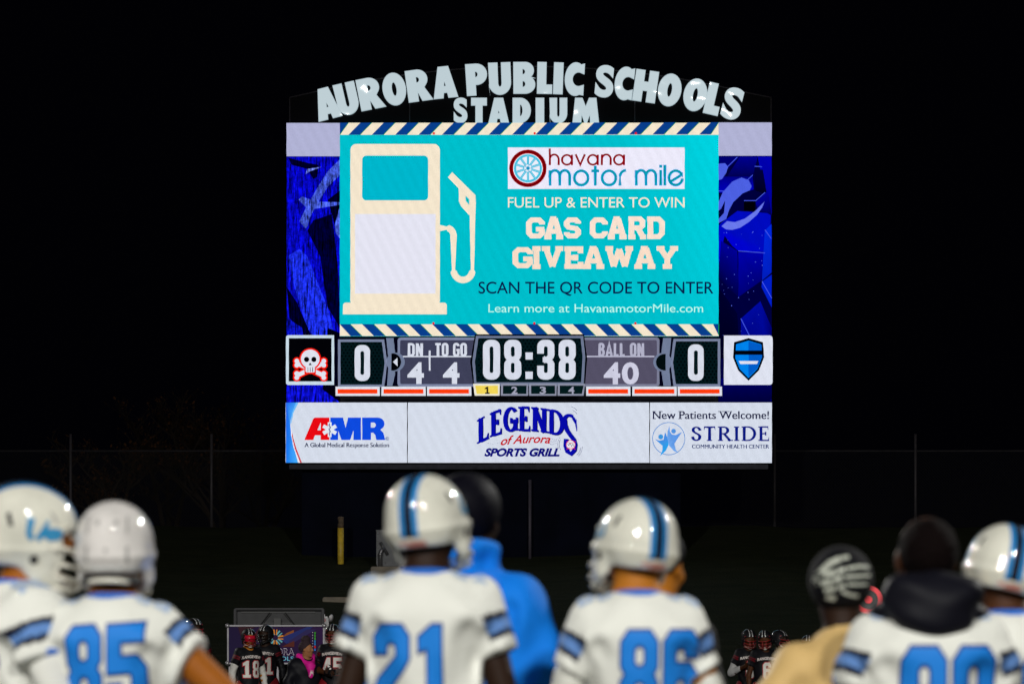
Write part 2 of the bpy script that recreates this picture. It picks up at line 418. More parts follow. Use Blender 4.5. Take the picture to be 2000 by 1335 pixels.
RAILM = pmat('dull_rail_steel', (0.035, 0.032, 0.036), 0.7, 0.2, spec=.15, var=.3)
GALV = pmat('galvanised_steel', (0.055, 0.048, 0.055), 0.6, 0.3, bump=0.1, var=0.2)
def fence():
    y = YT + 0.3; zb = gz(y)
    root = empty('chain_link_fence', (0, y, zb))
    tag(root, 'tall chain link fence with thin steel posts along the top of the dark grass bank', 'fence')
    x0 = (138 - 1000) * y / 7500; sp = (413 - 138) * y / 7500
    xs = [x0 + sp * i for i in range(-2, 11)]
    top = CAMZ + (1288 - 880) * y / 7500 - zb
    for x in xs:
        MB().tube([(x, 0, -0.5), (x, 0, top + 0.42)], 0.034, 8).build('post', GALV, root, True)
    MB().tube([(xs[0], 0, top), (xs[-1], 0, top)], 0.022, 8).build('top_rail', RAILM, root, True)
    mb = MB(); st = 0.075; H = top
    nW = int((xs[-1] - xs[0]) / st)
    for i in range(-int(H / st), nW):
        for sg in (1, -1):
            a = xs[0] + i * st if sg == 1 else xs[0] + i * st + H
            b = a + H * sg
            p, q = Vector((a, -0.04, 0)), Vector((b, -0.04, H))
            lo, hi = xs[0], xs[-1]
            def clip(p, q):
                d = q - p; t0, t1 = 0.0, 1.0
                for s_, lim in ((1, hi), (-1, -lo)):
                    dd = d.x * s_; pp = lim - p.x * s_
                    if dd > 0: t1 = min(t1, pp / dd)
                    elif dd < 0: t0 = max(t0, pp / dd)
                return (p + d * t0, p + d * t1) if t1 > t0 else None
            c = clip(p, q)
            if c: mb.tube(c, 0.0022, 3, cap=False)
    mb.build('chain_link_mesh', pmat('fence_wire', (0.035, 0.035, 0.035), 0.7, 0.2, spec=.1), root)
fence()

# bare trees behind the fence
BARK = pmat('bark', (0.022, 0.016, 0.013), 0.95, spec=.05, bump=0.5, bscale=20)
LEAF = pmat('dry_leaves', (0.06, 0.026, 0.010), 0.9, spec=.05, var=0.4, vscale=3)
def tree(px, py_top, spread, d, seed, label):
    rd = random.Random(seed)
    base = Vector(((px - 1000) * d / 7500, d, gz(d) - 0.1)); H = CAMZ + (1288 - py_top) * d / 7500 - base.z
    root = empty('bare_tree', base); tag(root, label, 'tree', 'trees behind the fence')
    tr = MB(); cr = MB(); lf = MB()
    def branch(p, dirv, L, r, lev):
        pts = [p]; q = p.copy(); dv = dirv.copy(); n = 5
        for i in range(n):
            dv = (dv + Vector((rd.uniform(-1, 1), rd.uniform(-1, 1), rd.uniform(-.3, .6))) * 0.18).normalized()
            q = q + dv * L / n; pts.append(q.copy())
        (tr if lev == 0 else cr).tube(pts, [r * (1 - 0.65 * i / n) for i in range(n + 1)], 6 if lev < 2 else 3, cap=False)
        if lev >= 3:
            for _ in range(2):
                c = pts[rd.randint(2, n)]; s = rd.uniform(.03, .07)
                a = Vector((rd.uniform(-1, 1), rd.uniform(-1, 1), rd.uniform(-1, 1))) * s; b = Vector((rd.uniform(-1, 1), rd.uniform(-1, 1), rd.uniform(-1, 1))) * s
                lf.add([c, c + a, c + a + b, c + b], [(0, 1, 2, 3)])
            return
        kids = [5, 6, 5][lev]
        for k in range(kids):
            i = rd.randint(2 if lev else 1, n); th = rd.uniform(0, 2 * math.pi); e = rd.uniform(.25, 1.0)
            nd = Vector((math.cos(th) * spread, math.sin(th) * spread, e)).normalized()
            branch(pts[i], (nd + dv * .4).normalized(), L * rd.uniform(.45, .7), r * .5, lev + 1)
    for k in range(3):
        th = 2.1 * k + seed
        branch(Vector((0.1 * math.cos(th), .1 * math.sin(th), 0)), Vector((math.cos(th) * .35 * spread, math.sin(th) * .35 * spread, 1)).normalized(), H * .52, .09, 0)
    tr.build('trunk', BARK, root, True)
    c = cr.build('crown', BARK, root, True)
    lf.build('leaves', LEAF, c)
tree(430, 690, 1.0, 106, 1, 'largest bare tree, rising dark beside the scoreboard behind the fence')
tree(330, 740, 1.0, 109, 2, 'middle-sized bare tree with a few dry leaves between two fence posts')
tree(215, 810, 1.2, 103, 3, 'low bare bushy tree showing just over the fence rail')
tree(520, 780, 0.9, 110, 4, 'small bare tree tucked close against the edge of the lit scoreboard')

# ================================================================== the scoreboard
D = 90.0
BLACKM = pmat('black_cladding', (0.008, 0.008, 0.012), 0.7, spec=0.15, bump=0.05, bscale=6)
STEEL = pmat('dark_steel', (0.030, 0.030, 0.042), 0.6, 0.2, spec=.2, bump=0.15, bscale=30, var=0.3)
SB = empty('scoreboard', (0, D, gz(D)))
tag(SB, 'huge lit stadium scoreboard with a fuel pump advert, game clock and arched sign on top', 'scoreboard')
def sbx(px): return (px - 1000) * 0.012
def sbz(py): return CAMZ + (1288 - py) * 0.012 - gz(D)
mb = MB()
mb.box((sbx(562), 0.03, sbz(903)), (sbx(1506), 0.9, sbz(241)), 0.02)
mb.build('cabinet', BLACKM, SB)
mb = MB()
mb.box((sbx(565), -0.06, sbz(916)), (sbx(1500), 0.5, sbz(906.2)), 0.012)
for i in range(9): mb.box((sbx(600 + i * 108), -0.09, sbz(913.5)), (sbx(606 + i * 108), -0.055, sbz(909.5)), 0.008)
mb.build('support_beam', STEEL, SB)
mb = MB(); mb.box((sbx(588), 0.25, -0.6), (sbx(1330), 1.0, sbz(917.2)), 0.02)
for i in range(1, 8):
    x = 588 + i * 93; mb.box((sbx(x) - .012, 0.235, -.4), (sbx(x) + .012, 0.262, sbz(918)))
mb.build('base_wall', pmat('base_cladding', (0.002, 0.003, 0.009), 0.8, spec=0.05, bump=0.05, bscale=5, var=0.3, vscale=1.5), SB)
MB().tube([(sbx(1035), 0.0, -0.5), (sbx(1035), 0.0, sbz(936))], 0.04, 10).build('conduit_pole', pmat('conduit', (0.07, 0.06, 0.08), .6, .3), SB, True)
# arched header with raised letters
def arch_y(x): return 143 + (1594 - math.sqrt(1594 ** 2 - (x - 1034) ** 2)) * 0.88 - 14
pts = [(565, 240.5), (565, 190)] + [(x, arch_y(x)) for x in np.linspace(600, 1468, 28)] + [(1507, 190), (1507, 240.5)]
v = [(sbx(x), yy, sbz(y)) for yy in (0.08, 0.5) for x, y in pts]; n = len(pts)
fs = [tuple(range(n)), tuple(range(2 * n - 1, n - 1, -1))] + [(i, n + i, n + (i + 1) % n, (i + 1) % n) for i in range(n)]
header = link_mesh('header_panel', mesh_from(v, fs), pmat('header_vinyl', (0.004, 0.004, 0.005), 0.8, spec=0.05, bump=0.08, bscale=3), SB)
TRIM = pmat('header_trim', (0.035, 0.030, 0.036), 0.5, 0.3)
MB().tube([(sbx(a[0]), 0.06, sbz(a[1])) for a in pts[1:-1]], 0.018, 6).build('edge_trim', TRIM, header)
for x in (565.5, 800, 1240, 1506.5): MB().tube([(sbx(x), 0.06, sbz(240)), (sbx(x), 0.06, sbz((arch_y(x) if 600 < x < 1468 else 190) + 2))], 0.016, 6).build('panel_joint', TRIM, header)

def letter_mat():
    m = bpy.data.materials.new('lit_letter_acrylic'); m.use_nodes = True; nt = m.node_tree; p = nt.nodes['Principled BSDF']
    p.inputs['Base Color'].default_value = (0.25, 0.27, 0.28, 1); p.inputs['Roughness'].default_value = 0.3
    p.inputs['Emission Color'].default_value = (*lin((182, 201, 209)), 1); p.inputs['Emission Strength'].default_value = 0.9
    p.inputs['Coat Weight'].default_value = 0.7; p.inputs['Coat Roughness'].default_value = 0.05
    tc = nt.nodes.new('ShaderNodeTexCoord'); n = nt.nodes.new('ShaderNodeTexNoise'); n.inputs['Scale'].default_value = 1.6; n.inputs['Detail'].default_value = 0
    nt.links.new(tc.outputs['Object'], n.inputs['Vector'])
    b = nt.nodes.new('ShaderNodeBump'); b.inputs['Strength'].default_value = 1.0; b.inputs['Distance'].default_value = 0.045
    nt.links.new(n.outputs['Fac'], b.inputs['Height']); nt.links.new(b.outputs[0], p.inputs['Coat Normal'])
    return m
LETTER = letter_mat()
_gc = {}
def glyph_outline(ch):
    """heavy sign capital: list of closed polygons in a unit box"""
    def E(cx, cy, rx, ry, a0=0, a1=360, n=28): return arc(cx, cy, rx, ry, a0, a1, n)
    if ch == 'A': return [[(0, 0), (.29, 1), (.71, 1), (1, 0), (.62, 0), (.585, .17), (.415, .17), (.38, 0)], [(.44, .36), (.56, .36), (.50, .62)]]
    if ch == 'U': return [[(0, 1), (0, .36)] + E(.5, .37, .5, .39, 180, 360, 18) + [(1, 1), (.60, 1), (.60, .36)] + E(.5, .34, .10, .13, 0, -180, 8) + [(.40, 1)]]
    if ch == 'R': return [[(0, 0), (0, 1), (.45, 1)] + E(.46, .70, .42, .30, 90, -40, 12) + [(.70, .42), (1, 0), (.58, 0), (.42, .32), (.40, .32), (.40, 0)], [(.40, .58), (.40, .80)] + E(.42, .69, .14, .11, 90, -90, 8)]
    if ch == 'O': return [E(.5, .5, .5, .52), E(.5, .5, .12, .24)]
    if ch == 'P': return [[(0, 0), (0, 1), (.48, 1)] + E(.50, .67, .50, .33, 90, -90, 16) + [(.42, .34), (.42, 0)], [(.42, .56), (.42, .78)] + E(.44, .67, .14, .11, 90, -90, 8)]
    if ch == 'B': return [[(0, 0), (0, 1), (.52, 1)] + E(.54, .74, .40, .26, 90, -55, 12) + [(.80, .52)] + E(.54, .28, .46, .28, 60, -90, 14), [(.40, .60), (.40, .80)] + E(.44, .70, .12, .10, 90, -90, 8), [(.40, .19), (.40, .41)] + E(.44, .30, .13, .11, 90, -90, 8)]
    if ch == 'L': return [[(0, 0), (0, 1), (.58, 1), (.58, .27), (1, .27), (1, 0)]]
    if ch == 'I': return [[(0, 0), (0, 1), (1, 1), (1, 0)]]
    if ch == 'C':
        o_ = [(.56 + .56 * math.cos(R(a)), .5 + .53 * math.sin(R(a))) for a in range(62, 299, 8)]
        n_ = [(.72 + .34 * math.cos(R(a)), .5 + .24 * math.sin(R(a))) for a in range(290, 69, -9)]
        return [[(1, 1.0)] + o_ + [(1, .0), (1, .31)] + n_ + [(1, .69)]]
    if ch == 'H': return [[(0, 0), (0, 1), (.38, 1), (.38, .63), (.62, .63), (.62, 1), (1, 1), (1, 0), (.62, 0), (.62, .36), (.38, .36), (.38, 0)]]
    if ch == 'T': return [[(.29, 0), (.29, .72), (0, .72), (0, 1), (1, 1), (1, .72), (.71, .72), (.71, 0)]]
    if ch == 'D': return [[(0, 0), (0, 1), (.40, 1)] + E(.42, .5, .58, .5, 90, -90, 20), [(.38, .24), (.38, .76)] + E(.42, .5, .15, .26, 90, -90, 10)]
    if ch == 'M': return [[(0, 0), (.10, 1), (.36, 1), (.50, .62), (.64, 1), (.90, 1), (1, 0), (.69, 0), (.67, .40), (.54, 0), (.46, 0), (.33, .40), (.31, 0)]]
def sign_letter(ch, cx, cy, w, h, rot):
    if ch == 'S':
        c = bpy.data.curves.new('t', 'FONT'); c.body = 'S'; c.offset = 0.045; c.extrude = 0.05
        o = bpy.data.objects.new('t', c); COL.objects.link(o); me = bpy.data.meshes.new_from_object(o); bpy.data.objects.remove(o); bpy.data.curves.remove(c)
        v = np.array([q.co[:] for q in me.vertices]); lo = v.min(0); hi = v.max(0)
        for q in me.vertices: q.co = ((((q.co.x - lo[0]) / (hi[0] - lo[0])) - .5) * w * .012, (((q.co.y - lo[1]) / (hi[1] - lo[1])) - .5) * h * 1.05 * .012, q.co.z * .8)
        me.transform(Matrix.Translation((sbx(cx), 0.02, sbz(cy))) @ Matrix.Rotation(-rot, 4, 'Y') @ Matrix.Rotation(R(90), 4, 'X'))
        me.materials.clear(); link_mesh('letter', me, LETTER, header); return
    c = bpy.data.curves.new('t', 'CURVE'); c.dimensions = '2D'; c.fill_mode = 'BOTH'; c.extrude = 0.03; c.bevel_depth = 0.012; c.bevel_resolution = 1
    for poly in glyph_outline(ch):
        if math.dist(poly[0], poly[-1]) < 1e-6: poly = poly[:-1]
        sp = c.splines.new('POLY'); sp.points.add(len(poly) - 1); sp.use_cyclic_u = True
        for q, p in zip(sp.points, poly): q.co = ((p[0] - .5) * w * .012, (p[1] - .5) * h * .012, 0, 1)
    o = bpy.data.objects.new('t', c); COL.objects.link(o)
    me = bpy.data.meshes.new_from_object(o); bpy.data.objects.remove(o); bpy.data.curves.remove(c)
    M = Matrix.Translation((sbx(cx), 0.02, sbz(cy))) @ Matrix.Rotation(-rot, 4, 'Y') @ Matrix.Rotation(R(90), 4, 'X')
    me.transform(M)
    me.materials.clear()
    link_mesh('letter', me, LETTER, header)
for ch, cx, w in zip('AURORAPUBLICSCHOOLS',
        (638, 677, 724, 770, 818, 868, 931, 976, 1024, 1064, 1090.5, 1122, 1181, 1219, 1261, 1308, 1358, 1394, 1431),
        (46, 41, 47, 44, 46, 46, 40, 42, 41, 28, 17, 36, 36, 35, 43, 44, 44, 28, 38)):
    a = math.asin((1034 - cx) / 1594)
    sign_letter(ch, cx, 152 + 1594 * (1 - math.cos(a)), w, 60, a)
for ch, x0, x1 in (('S', 886, 913), ('T', 921, 950), ('A', 955, 993), ('D', 1002, 1036), ('I', 1047, 1062), ('U', 1074, 1107), ('M', 1119, 1169)):
    sign_letter(ch, (x0 + x1) / 2, 215.5, x1 - x0, 47, 0)

# ---- the picture on the big LED wall
def led(name, mat=None, k=0):
    s = Screen(0.0); s.oz = CAMZ - gz(D); s.k = k; return s
VID = None
TEAL = (0, 190, 203); CREAM = (244, 230, 205); NAVY = (8, 62, 140); LAV = (176, 178, 212)
# side artwork panels, grunge blue
def art_left():
    s = led('a'); rd = random.Random(5)
    s.rect(560, 241, 664, 785, (2, 2, 20))
    s.poly([(560, 306), (664, 306), (664, 785), (560, 785)], 0, [(6, 6, 205), (6, 6, 200), (10, 14, 215), (14, 18, 215)])
    B = (20, 30, 235); 
    s.poly([(563, 308), (600, 318), (622, 322), (620, 345), (612, 350), (600, 330), (570, 322)], (0, 0, 40))
    s.poly([(640, 390), (664, 372), (664, 470), (654, 440)], (0, 0, 40))
    s.poly([(612, 430), (648, 418), (660, 520), (664, 640), (640, 600), (625, 500), (600, 450)], (0, 0, 50))
    s.poly([(562, 500), (585, 486), (600, 500), (640, 600), (655, 660), (664, 700), (640, 690), (600, 640), (575, 560)], (30, 50, 245))
    s.poly([(560, 560), (580, 590), (610, 660), (600, 665), (565, 620)], (0, 0, 40))
    s.poly([(560, 620), (590, 640), (600, 700), (560, 740)], (10, 20, 200))
    s.poly([(640, 640), (664, 650), (664, 785), (630, 760)], (0, 0, 20))
    W1 = (74, 98, 228)
    s.poly([(664, 311), (640, 335), (618, 370), (607, 390), (590, 384), (583, 390), (598, 405), (585, 432), (597, 446), (601, 441), (605, 425), (614, 408), (664, 400), (664, 395), (622, 394), (640, 365), (664, 342)], W1)
    s.poly([(597, 340), (600, 330), (628, 326), (605, 335)], (120, 140, 250))
    s.poly([(654, 440), (664, 402), (664, 466), (656, 455)], (80, 105, 235))
    return s
def art_right():
    s = led('a')
    s.rect(1403, 241, 1507, 785, (0, 0, 60))
    def q(pts, c, c2=None):
        s.poly(pts, c, None if c2 is None else [c if i < len(pts) // 2 else c2 for i in range(len(pts))])
    q([(1403, 306), (1445, 306), (1420, 330), (1403, 330)], (0, 0, 110))
    q([(1445, 306), (1480, 306), (1470, 345), (1420, 345)], (0, 0, 140), (0, 0, 80))
    q([(1480, 306), (1507, 306), (1507, 420), (1490, 360)], (0, 0, 175), (0, 0, 150))
    q([(1403, 345), (1470, 345), (1472, 370), (1440, 378), (1403, 376)], (0, 0, 130), (0, 0, 190))
    q([(1474, 330), (1490, 332), (1498, 380), (1475, 372)], (0, 0, 60), (0, 0, 30))
    q([(1453, 393), (1475, 393), (1475, 412), (1453, 412)], (0, 0, 8))
    q([(1476, 395), (1500, 372), (1507, 420), (1480, 415)], (0, 0, 150), (0, 0, 70))
    q([(1403, 440), (1440, 412), (1498, 416), (1505, 420), (1505, 490), (1495, 492), (1442, 490), (1430, 480), (1415, 460), (1403, 520)], (0, 10, 190), (0, 0, 210))
    q([(1442, 492), (1494, 494), (1487, 548), (1442, 580)], (0, 0, 170), (0, 0, 120))
    q([(1494, 450), (1507, 437), (1507, 532), (1488, 548)], (0, 40, 220), (0, 30, 190))
    q([(1507, 536), (1488, 550), (1487, 560), (1507, 600)], (0, 30, 200))
    q([(1408, 470), (1440, 490), (1442, 580), (1420, 560), (1403, 540)], (0, 0, 150), (0, 0, 70))
    q([(1447, 622), (1485, 588), (1507, 640), (1507, 785), (1447, 700)], (0, 10, 160), (0, 0, 110))
    q([(1403, 560), (1440, 612), (1445, 700), (1403, 700)], (0, 0, 45), (0, 0, 25))
    q([(1403, 780), (1507, 780), (1507, 720), (1403, 740)], (0, 0, 60), (0, 0, 100))
    for a in ([(1420, 327), (1440, 307)], [(1403, 373), (1436, 374), (1470, 342)], [(1442, 490), (1494, 494)], [(1488, 549), (1507, 582)], [(1447, 622), (1466, 660)], [(1453, 392), (1476, 392), (1494, 376)], [(1474, 325), (1488, 326)], [(1494, 449), (1506, 466)]):
        s.line(a, 1.4, (70, 90, 235))
    WL = (76, 96, 226)
    s.poly([(1403, 395), (1412, 375), (1430, 355), (1448, 347), (1462, 352), (1468, 364), (1464, 372), (1450, 378), (1432, 395), (1424, 410), (1418, 428), (1403, 436), (1403, 428), (1414, 416), (1416, 392), (1408, 408), (1403, 412)], WL)
    s.poly([(1409, 442), (1420, 432), (1435, 434), (1455, 427), (1475, 412), (1493, 394), (1488, 406), (1478, 420), (1462, 434), (1445, 445), (1430, 449), (1418, 448)], (105, 120, 235))
    s.poly([(1403, 320), (1416, 319), (1422, 326), (1418, 338), (1410, 350), (1403, 352)], WL)
    for i in range(40):
        x = random.uniform(1408, 1500); y = random.uniform(440, 690); s.disc(x, y, random.uniform(.4, .9), (90, 110, 240))
    return s
art_left().build('side_artwork', LED_GRUNGE, None).parent = SB
art_right().build('side_artwork', LED, None).parent = SB
s = led('x', k=60); s.rect(560, 241, 664.5, 306, LAV); s.build('corner_panel', LED, SB)
s = led('x', k=60); s.rect(1402.5, 240, 1507, 305, LAV); s.build('corner_panel', LED, SB)

def advert():
    s = led('a', k=80)
    s.rect(664, 241, 1403, 657, TEAL)
    s.poly([(1200, 265), (1403, 265), (1403, 633), (1330, 633)], 0, [TEAL, (0, 212, 226), (0, 200, 214), TEAL])
    # striped borders
    s.rect(664, 241, 1403, 264.5, CREAM); s.rect(664, 633.5, 1403, 656.5, CREAM)
    for i in range(-1, 17):
        for (y0, y1, sg, off) in ((241, 264.5, 1, 0), (633.5, 656.5, -1, 0)):
            w = 22.5; x = 664 + i * 45.6 + (17 if sg == 1 else 10)
            a = (x + 23, x) if sg == 1 else (x - 12, x + 11)
            q = [(a[0], y0), (a[0] + w, y0), (a[1] + w, y1), (a[1], y1)]
            q = [(min(max(px_, 664), 1403), py_) for px_, py_ in q]
            if max(p[0] for p in q) - min(p[0] for p in q) > 2: s.poly(q, NAVY); s.line([(q[1][0], q[1][1]), (q[2][0], q[2][1])], 1.1, (20, 150, 60))
    # pump
    s.rrect(685, 283, 859.5, 600, 12, CREAM); s.rrect(708, 306, 836.5, 393, 8, (0, 182, 204))
    s.rrect(670.5, 592, 873, 615, 6, CREAM, '1100')
    s.rect(694, 419.5, 851, 574.5, (228, 228, 242))
    # hose and nozzle
    s.line([(859, 447), (873, 447)] + arc(873, 462, 13, 15, -90, 0, 8) + [(886, 528)] + arc(904.5, 528, 18.5, 19.5, 180, 0, 16)[:0] + [(886 + 18.5 - 18.5 * math.cos(R(a)), 528 + 20 * math.sin(R(a))) for a in range(0, 181, 12)] + [(923, 528), (923, 396)], 12.6, CREAM)
    s.poly([(883.5, 338), (929, 383), (929.5, 400), (916.5, 422), (901, 405), (896.5, 395), (896, 370), (875, 348)], CREAM)
    s.poly([(909.5, 384), (916.5, 391), (916.5, 402), (910, 394)], TEAL)
    # logo box
    s.rect(992, 290, 1336.5, 371, (236, 234, 250))
    s.disc(1031, 330.8, 36.5, (150, 0, 8)); s.ring(1031, 330.8, 33, 2.2, (90, 0, 5)); s.disc(1031, 330.8, 28.8, (240, 245, 255)); s.disc(1031, 330.8, 27.4, (70, 195, 225)); s.disc(1031, 330.8, 23, (236, 240, 252))
    for i in range(10):
        a = R(36 * i + 90); ca, sa = math.cos(a), math.sin(a)
        s.line([(1031 + 5 * ca, 330.8 + 5 * sa), (1031 + 25 * ca, 330.8 + 25 * sa)], 4.2, (60, 185, 220)); 
        s.line([(1031 + 8 * ca, 330.8 + 8 * sa), (1031 + 25 * ca, 330.8 + 25 * sa)], 1.0, (150, 225, 240))
    s.disc(1031, 330.8, 8.5, (225, 240, 250)); s.ring(1031, 330.8, 8, 1.4, (60, 185, 220)); s.disc(1031, 330.8, 3.6, (30, 150, 200))
    for i in range(5): a = R(72 * i); s.disc(1031 + 6 * math.cos(a), 330.8 + 6 * math.sin(a), 1.2, (30, 150, 200))
    s.glyphs('havana', GEO, 1072, 1221, 303.5, 325, 4.0, 3.6, (140, 0, 12), gap=.14)
    s.glyphs('motor mile', GEO, 1072, 1335, 334, 365, 5.6, 5.2, (0, 150, 195), gap=.10, space=.32)
    s.text('FUEL UP & ENTER TO WIN', 992, 1336, 407.5, 19.5, CREAM, 0.004)
    s.glyphs('GAS CARD', SLAB, 1029, 1296, 427, 468, 11.0, 9.6, (248, 226, 208), gap=.05, space=.42)
    s.glyphs('GIVEAWAY', SLAB, 1002, 1323, 485, 526, 11.0, 9.6, (248, 222, 200), gap=.03)
    s.text('SCAN THE QR CODE TO ENTER', 935, 1392, 575.5, 22.5, (8, 26, 74), 0.006)
    s.text('Learn more at HavanamotorMile.com', 954, 1372, 612, 16, (190, 250, 235), 0.0)
    for x in (848, 1044, 1241): s.disc(x, 264.3, 2.3, (235, 10, 20))
    for x in (847, 1043.5, 1240): s.disc(x, 633.5, 2.3, (235, 10, 20))
    return s
advert().build('advert_picture', LED, SB)

WHT = (214, 219, 233); GRY = (118, 128, 156); DKT = (3, 22, 26)
def hexes(s, x0, y0, x1, y1):
    r = 0
    y = y0 + 3
    while y < y1 - 1:
        x = x0 + 3 + (3.6 if r % 2 else 0)
        while x < x1 - 2:
            s.poly(arc(x, y, 2.1, 2.1, 0, 360, 6)[:-1], (0, 6, 8)); x += 7.2
        y += 6.2; r += 1
def digit_round(s, ch, x0, x1, y0, y1, col, bgc, sw, sh):
    """tall rounded figure"""
    w = x1 - x0; ym = (y0 + y1) / 2
    if ch == '0':
        s.rrect(x0, y0, x1, y1, w * .42, col); s.rrect(x0 + sw, y0 + sh, x1 - sw, y1 - sh, min(4, (w - 2 * sw) * .5), bgc)
    elif ch == '8':
        s.rrect(x0, y0, x1, ym + 3, w * .40, col); s.rrect(x0, ym - 3, x1, y1, w * .40, col)
        s.rrect(x0 + sw, y0 + sh, x1 - sw, ym - 6, 3.5, bgc); s.rrect(x0 + sw, ym + 6, x1 - sw, y1 - sh, 3.5, bgc)
    elif ch == '3':
        digit_round(s, '8', x0, x1, y0, y1, col, bgc, sw, sh)
        s.rect(x0 - .5, y0 + 27, x0 + sw + .5, ym - 5, bgc) ; s.rect(x0 - .5, ym + 5, x0 + sw + .5, y1 - 27, bgc); s.rect(x0 - .5, ym - 8, x0 + 11, ym + 8, bgc)
def score():
    s = led('a', k=200)
    # score boxes
    def plate(x0, y0, x1, y1, flip):
        k = (lambda x: x) if not flip else (lambda x: x0 + x1 - x)
        pts = [(x0, y0), (x1 - 6, y0), (x1, (y0 + y1) / 2), (x1 - 6, y1), (x0, y1)]
        s.poly([(k(a), b) for a, b in pts], GRY)
        pts = [(x0 + 5, y0 + 5), (x1 - 10.5, y0 + 5), (x1 - 5, (y0 + y1) / 2), (x1 - 10.5, y1 - 5), (x0 + 5, y1 - 5)]
        s.poly([(k(a), b) for a, b in pts], DKT)
    s.rect(661, 661, 1406, 762, (3, 3, 22))
    plate(661, 664, 757, 757, False); hexes(s, 666, 669, 748, 752); digit_round(s, '0', 694, 724, 676, 746, WHT, DKT, 11.5, 12)
    plate(1308, 664, 1405, 757, True); hexes(s, 1318, 669, 1399, 753); digit_round(s, '0', 1341.5, 1372, 676, 747, WHT, DKT, 11.5, 12)
    # down and distance
    s.rrect(778, 663, 930, 758, 6, (124, 132, 162), '1001'); s.rrect(783, 668, 928, 753, 3, (62, 64, 88), '1001')
    s.rect(786, 698.5, 923, 701, WHT); s.rect(838.5, 688, 842, 727, WHT)
    s.glyphs('DN', NAR, 798, 827, 674, 699, 5.0, 4.4, WHT, gap=.12)
    s.glyphs('TO GO', NAR, 851, 912, 674, 699, 5.0, 4.4, WHT, gap=.10, space=.22)
    s.text('4', 797, 829, 753, 42, WHT, 0.035, fit=True); s.text('4', 866, 898, 753, 42, WHT, 0.035, fit=True)
    # ball on
    s.rrect(1135, 663, 1286, 758, 6, (122, 124, 148), '0110'); s.rrect(1137, 668, 1281, 753, 3, (84, 80, 102), '0110')
    s.rect(1142, 698.5, 1276, 701, (190, 190, 212))
    s.glyphs('BALL ON', NAR, 1168, 1256, 674, 699, 5.0, 4.4, (178, 178, 200), gap=.12, space=.22)
    s.text('4', 1178, 1210, 754, 43, (205, 205, 225), 0.035, fit=True); s.text('0', 1213, 1246, 754, 43, (205, 205, 225), 0.035, fit=True)
    # side brackets with the possession arrow
    s.poly([(756, 664), (770, 664), (773, 690), (773, 735), (768, 757), (758, 757), (761, 710)], (112, 124, 152))
    s.disc(774, 710.5, 18, (112, 124, 152)); s.disc(772, 710.5, 14.5, (112, 124, 152)); s.poly([(766, 694)] + arc(768, 710.5, 17, 17, -80, 80, 12) + [(766, 727)], (2, 3, 8))
    s.poly([(769, 710.5), (778, 702), (778, 719)], WHT)
    s.poly([(1293, 664), (1309, 664), (1304, 710), (1308, 757), (1294, 757), (1290, 730), (1290, 690)], (112, 124, 152))
    s.disc(1292, 711, 18, (112, 124, 152)); s.poly([(1298, 695)] + arc(1296, 711, 17, 16, 260, 100, 12) + [(1298, 727)], (2, 12, 14))
    # clock
    pts = [(930, 660), (1138, 660), (1142, 700), (1139, 757), (927, 757), (923, 710)]
    s.poly([(x, y) for x, y in [(928, 657), (1140, 657), (1146, 705), (1141, 760), (925, 760), (919, 710)]], (2, 4, 10))
    s.poly(pts, (108, 118, 144)); s.poly([(935, 664.5), (1133, 664.5), (1137, 702), (1134, 750), (931, 750), (928, 710)], DKT); hexes(s, 933, 666, 1134, 749)
    for ch, x0, x1 in (('0', 944, 977), ('8', 985, 1018), ('3', 1048.5, 1082), ('8', 1090, 1123)): digit_round(s, ch, x0, x1, 670.5, 747.5, WHT, DKT, 13, 13)
    s.rect(1026, 695, 1040, 709, WHT); s.rect(1026, 732, 1040, 746.5, WHT)
    # quarter boxes
    for i, (x0, x1) in enumerate(((925, 976), (978.5, 1031), (1033, 1086), (1088, 1141))):
        sl0 = 3 if i == 0 else 0; sl1 = 3 if i == 3 else 0
        s.poly([(x0, 755.5), (x1, 755.5), (x1 - sl1, 778.5), (x0 + sl0, 778.5)], (236, 232, 214) if i == 0 else (140, 144, 164))
        s.poly([(x0 + 4, 759), (x1 - 3, 759), (x1 - 3 - sl1, 775), (x0 + 4 + sl0, 775)], (240, 214, 88) if i == 0 else (4, 26, 28))
        cx = (x0 + x1) / 2
        if i == 0: s.poly([(948, 775), (948, 772.5), (951, 772.5), (951, 765), (947.5, 766.5), (947.5, 764), (952, 761), (954, 761), (954, 772.5), (957, 772.5), (957, 775)], (24, 20, 10))
        else: s.text('1234'[i], cx - 6, cx + 6, 775, 14, (158, 160, 180), 0.03, fit=True)
    # time-out bars
    for x0 in (659.5, 748, 836, 1143, 1232, 1319.5):
        s.rect(x0, 761, x0 + 85.5, 779, (222, 226, 236)); s.rect(x0 + 4, 766, x0 + 81, 774.5, (255, 62, 12))
    # team squares: plain stand-ins of the same colours
    s.rrect(564, 662, 657, 758, 5, (200, 218, 230), '1001'); s.rect(569.5, 668, 652, 751, (2, 2, 6))
    RED = (242, 26, 8); BN = (222, 226, 238)
    for wd, c in ((13.5, RED), (8, BN)):
        for sg in (1, -1):
            a = (611 - 26 * sg, 716); b = (611 + 26 * sg, 740); s.line([a, b], wd, c)
            for e in (a, b):
                sy = 4
                s.disc(e[0], e[1] - sy, wd * .56, c); s.disc(e[0], e[1] + sy, wd * .56, c)
    s.disc(611, 708, 21, RED); s.rect(600, 718, 622, 737, RED)
    s.disc(611, 708, 18, BN); s.rrect(602, 718, 620, 734, 3, BN)
    s.disc(604, 709, 5, (2, 2, 6)); s.disc(618, 709, 5, (2, 2, 6)); s.poly([(611, 715), (614, 720), (608, 720)], (2, 2, 6))
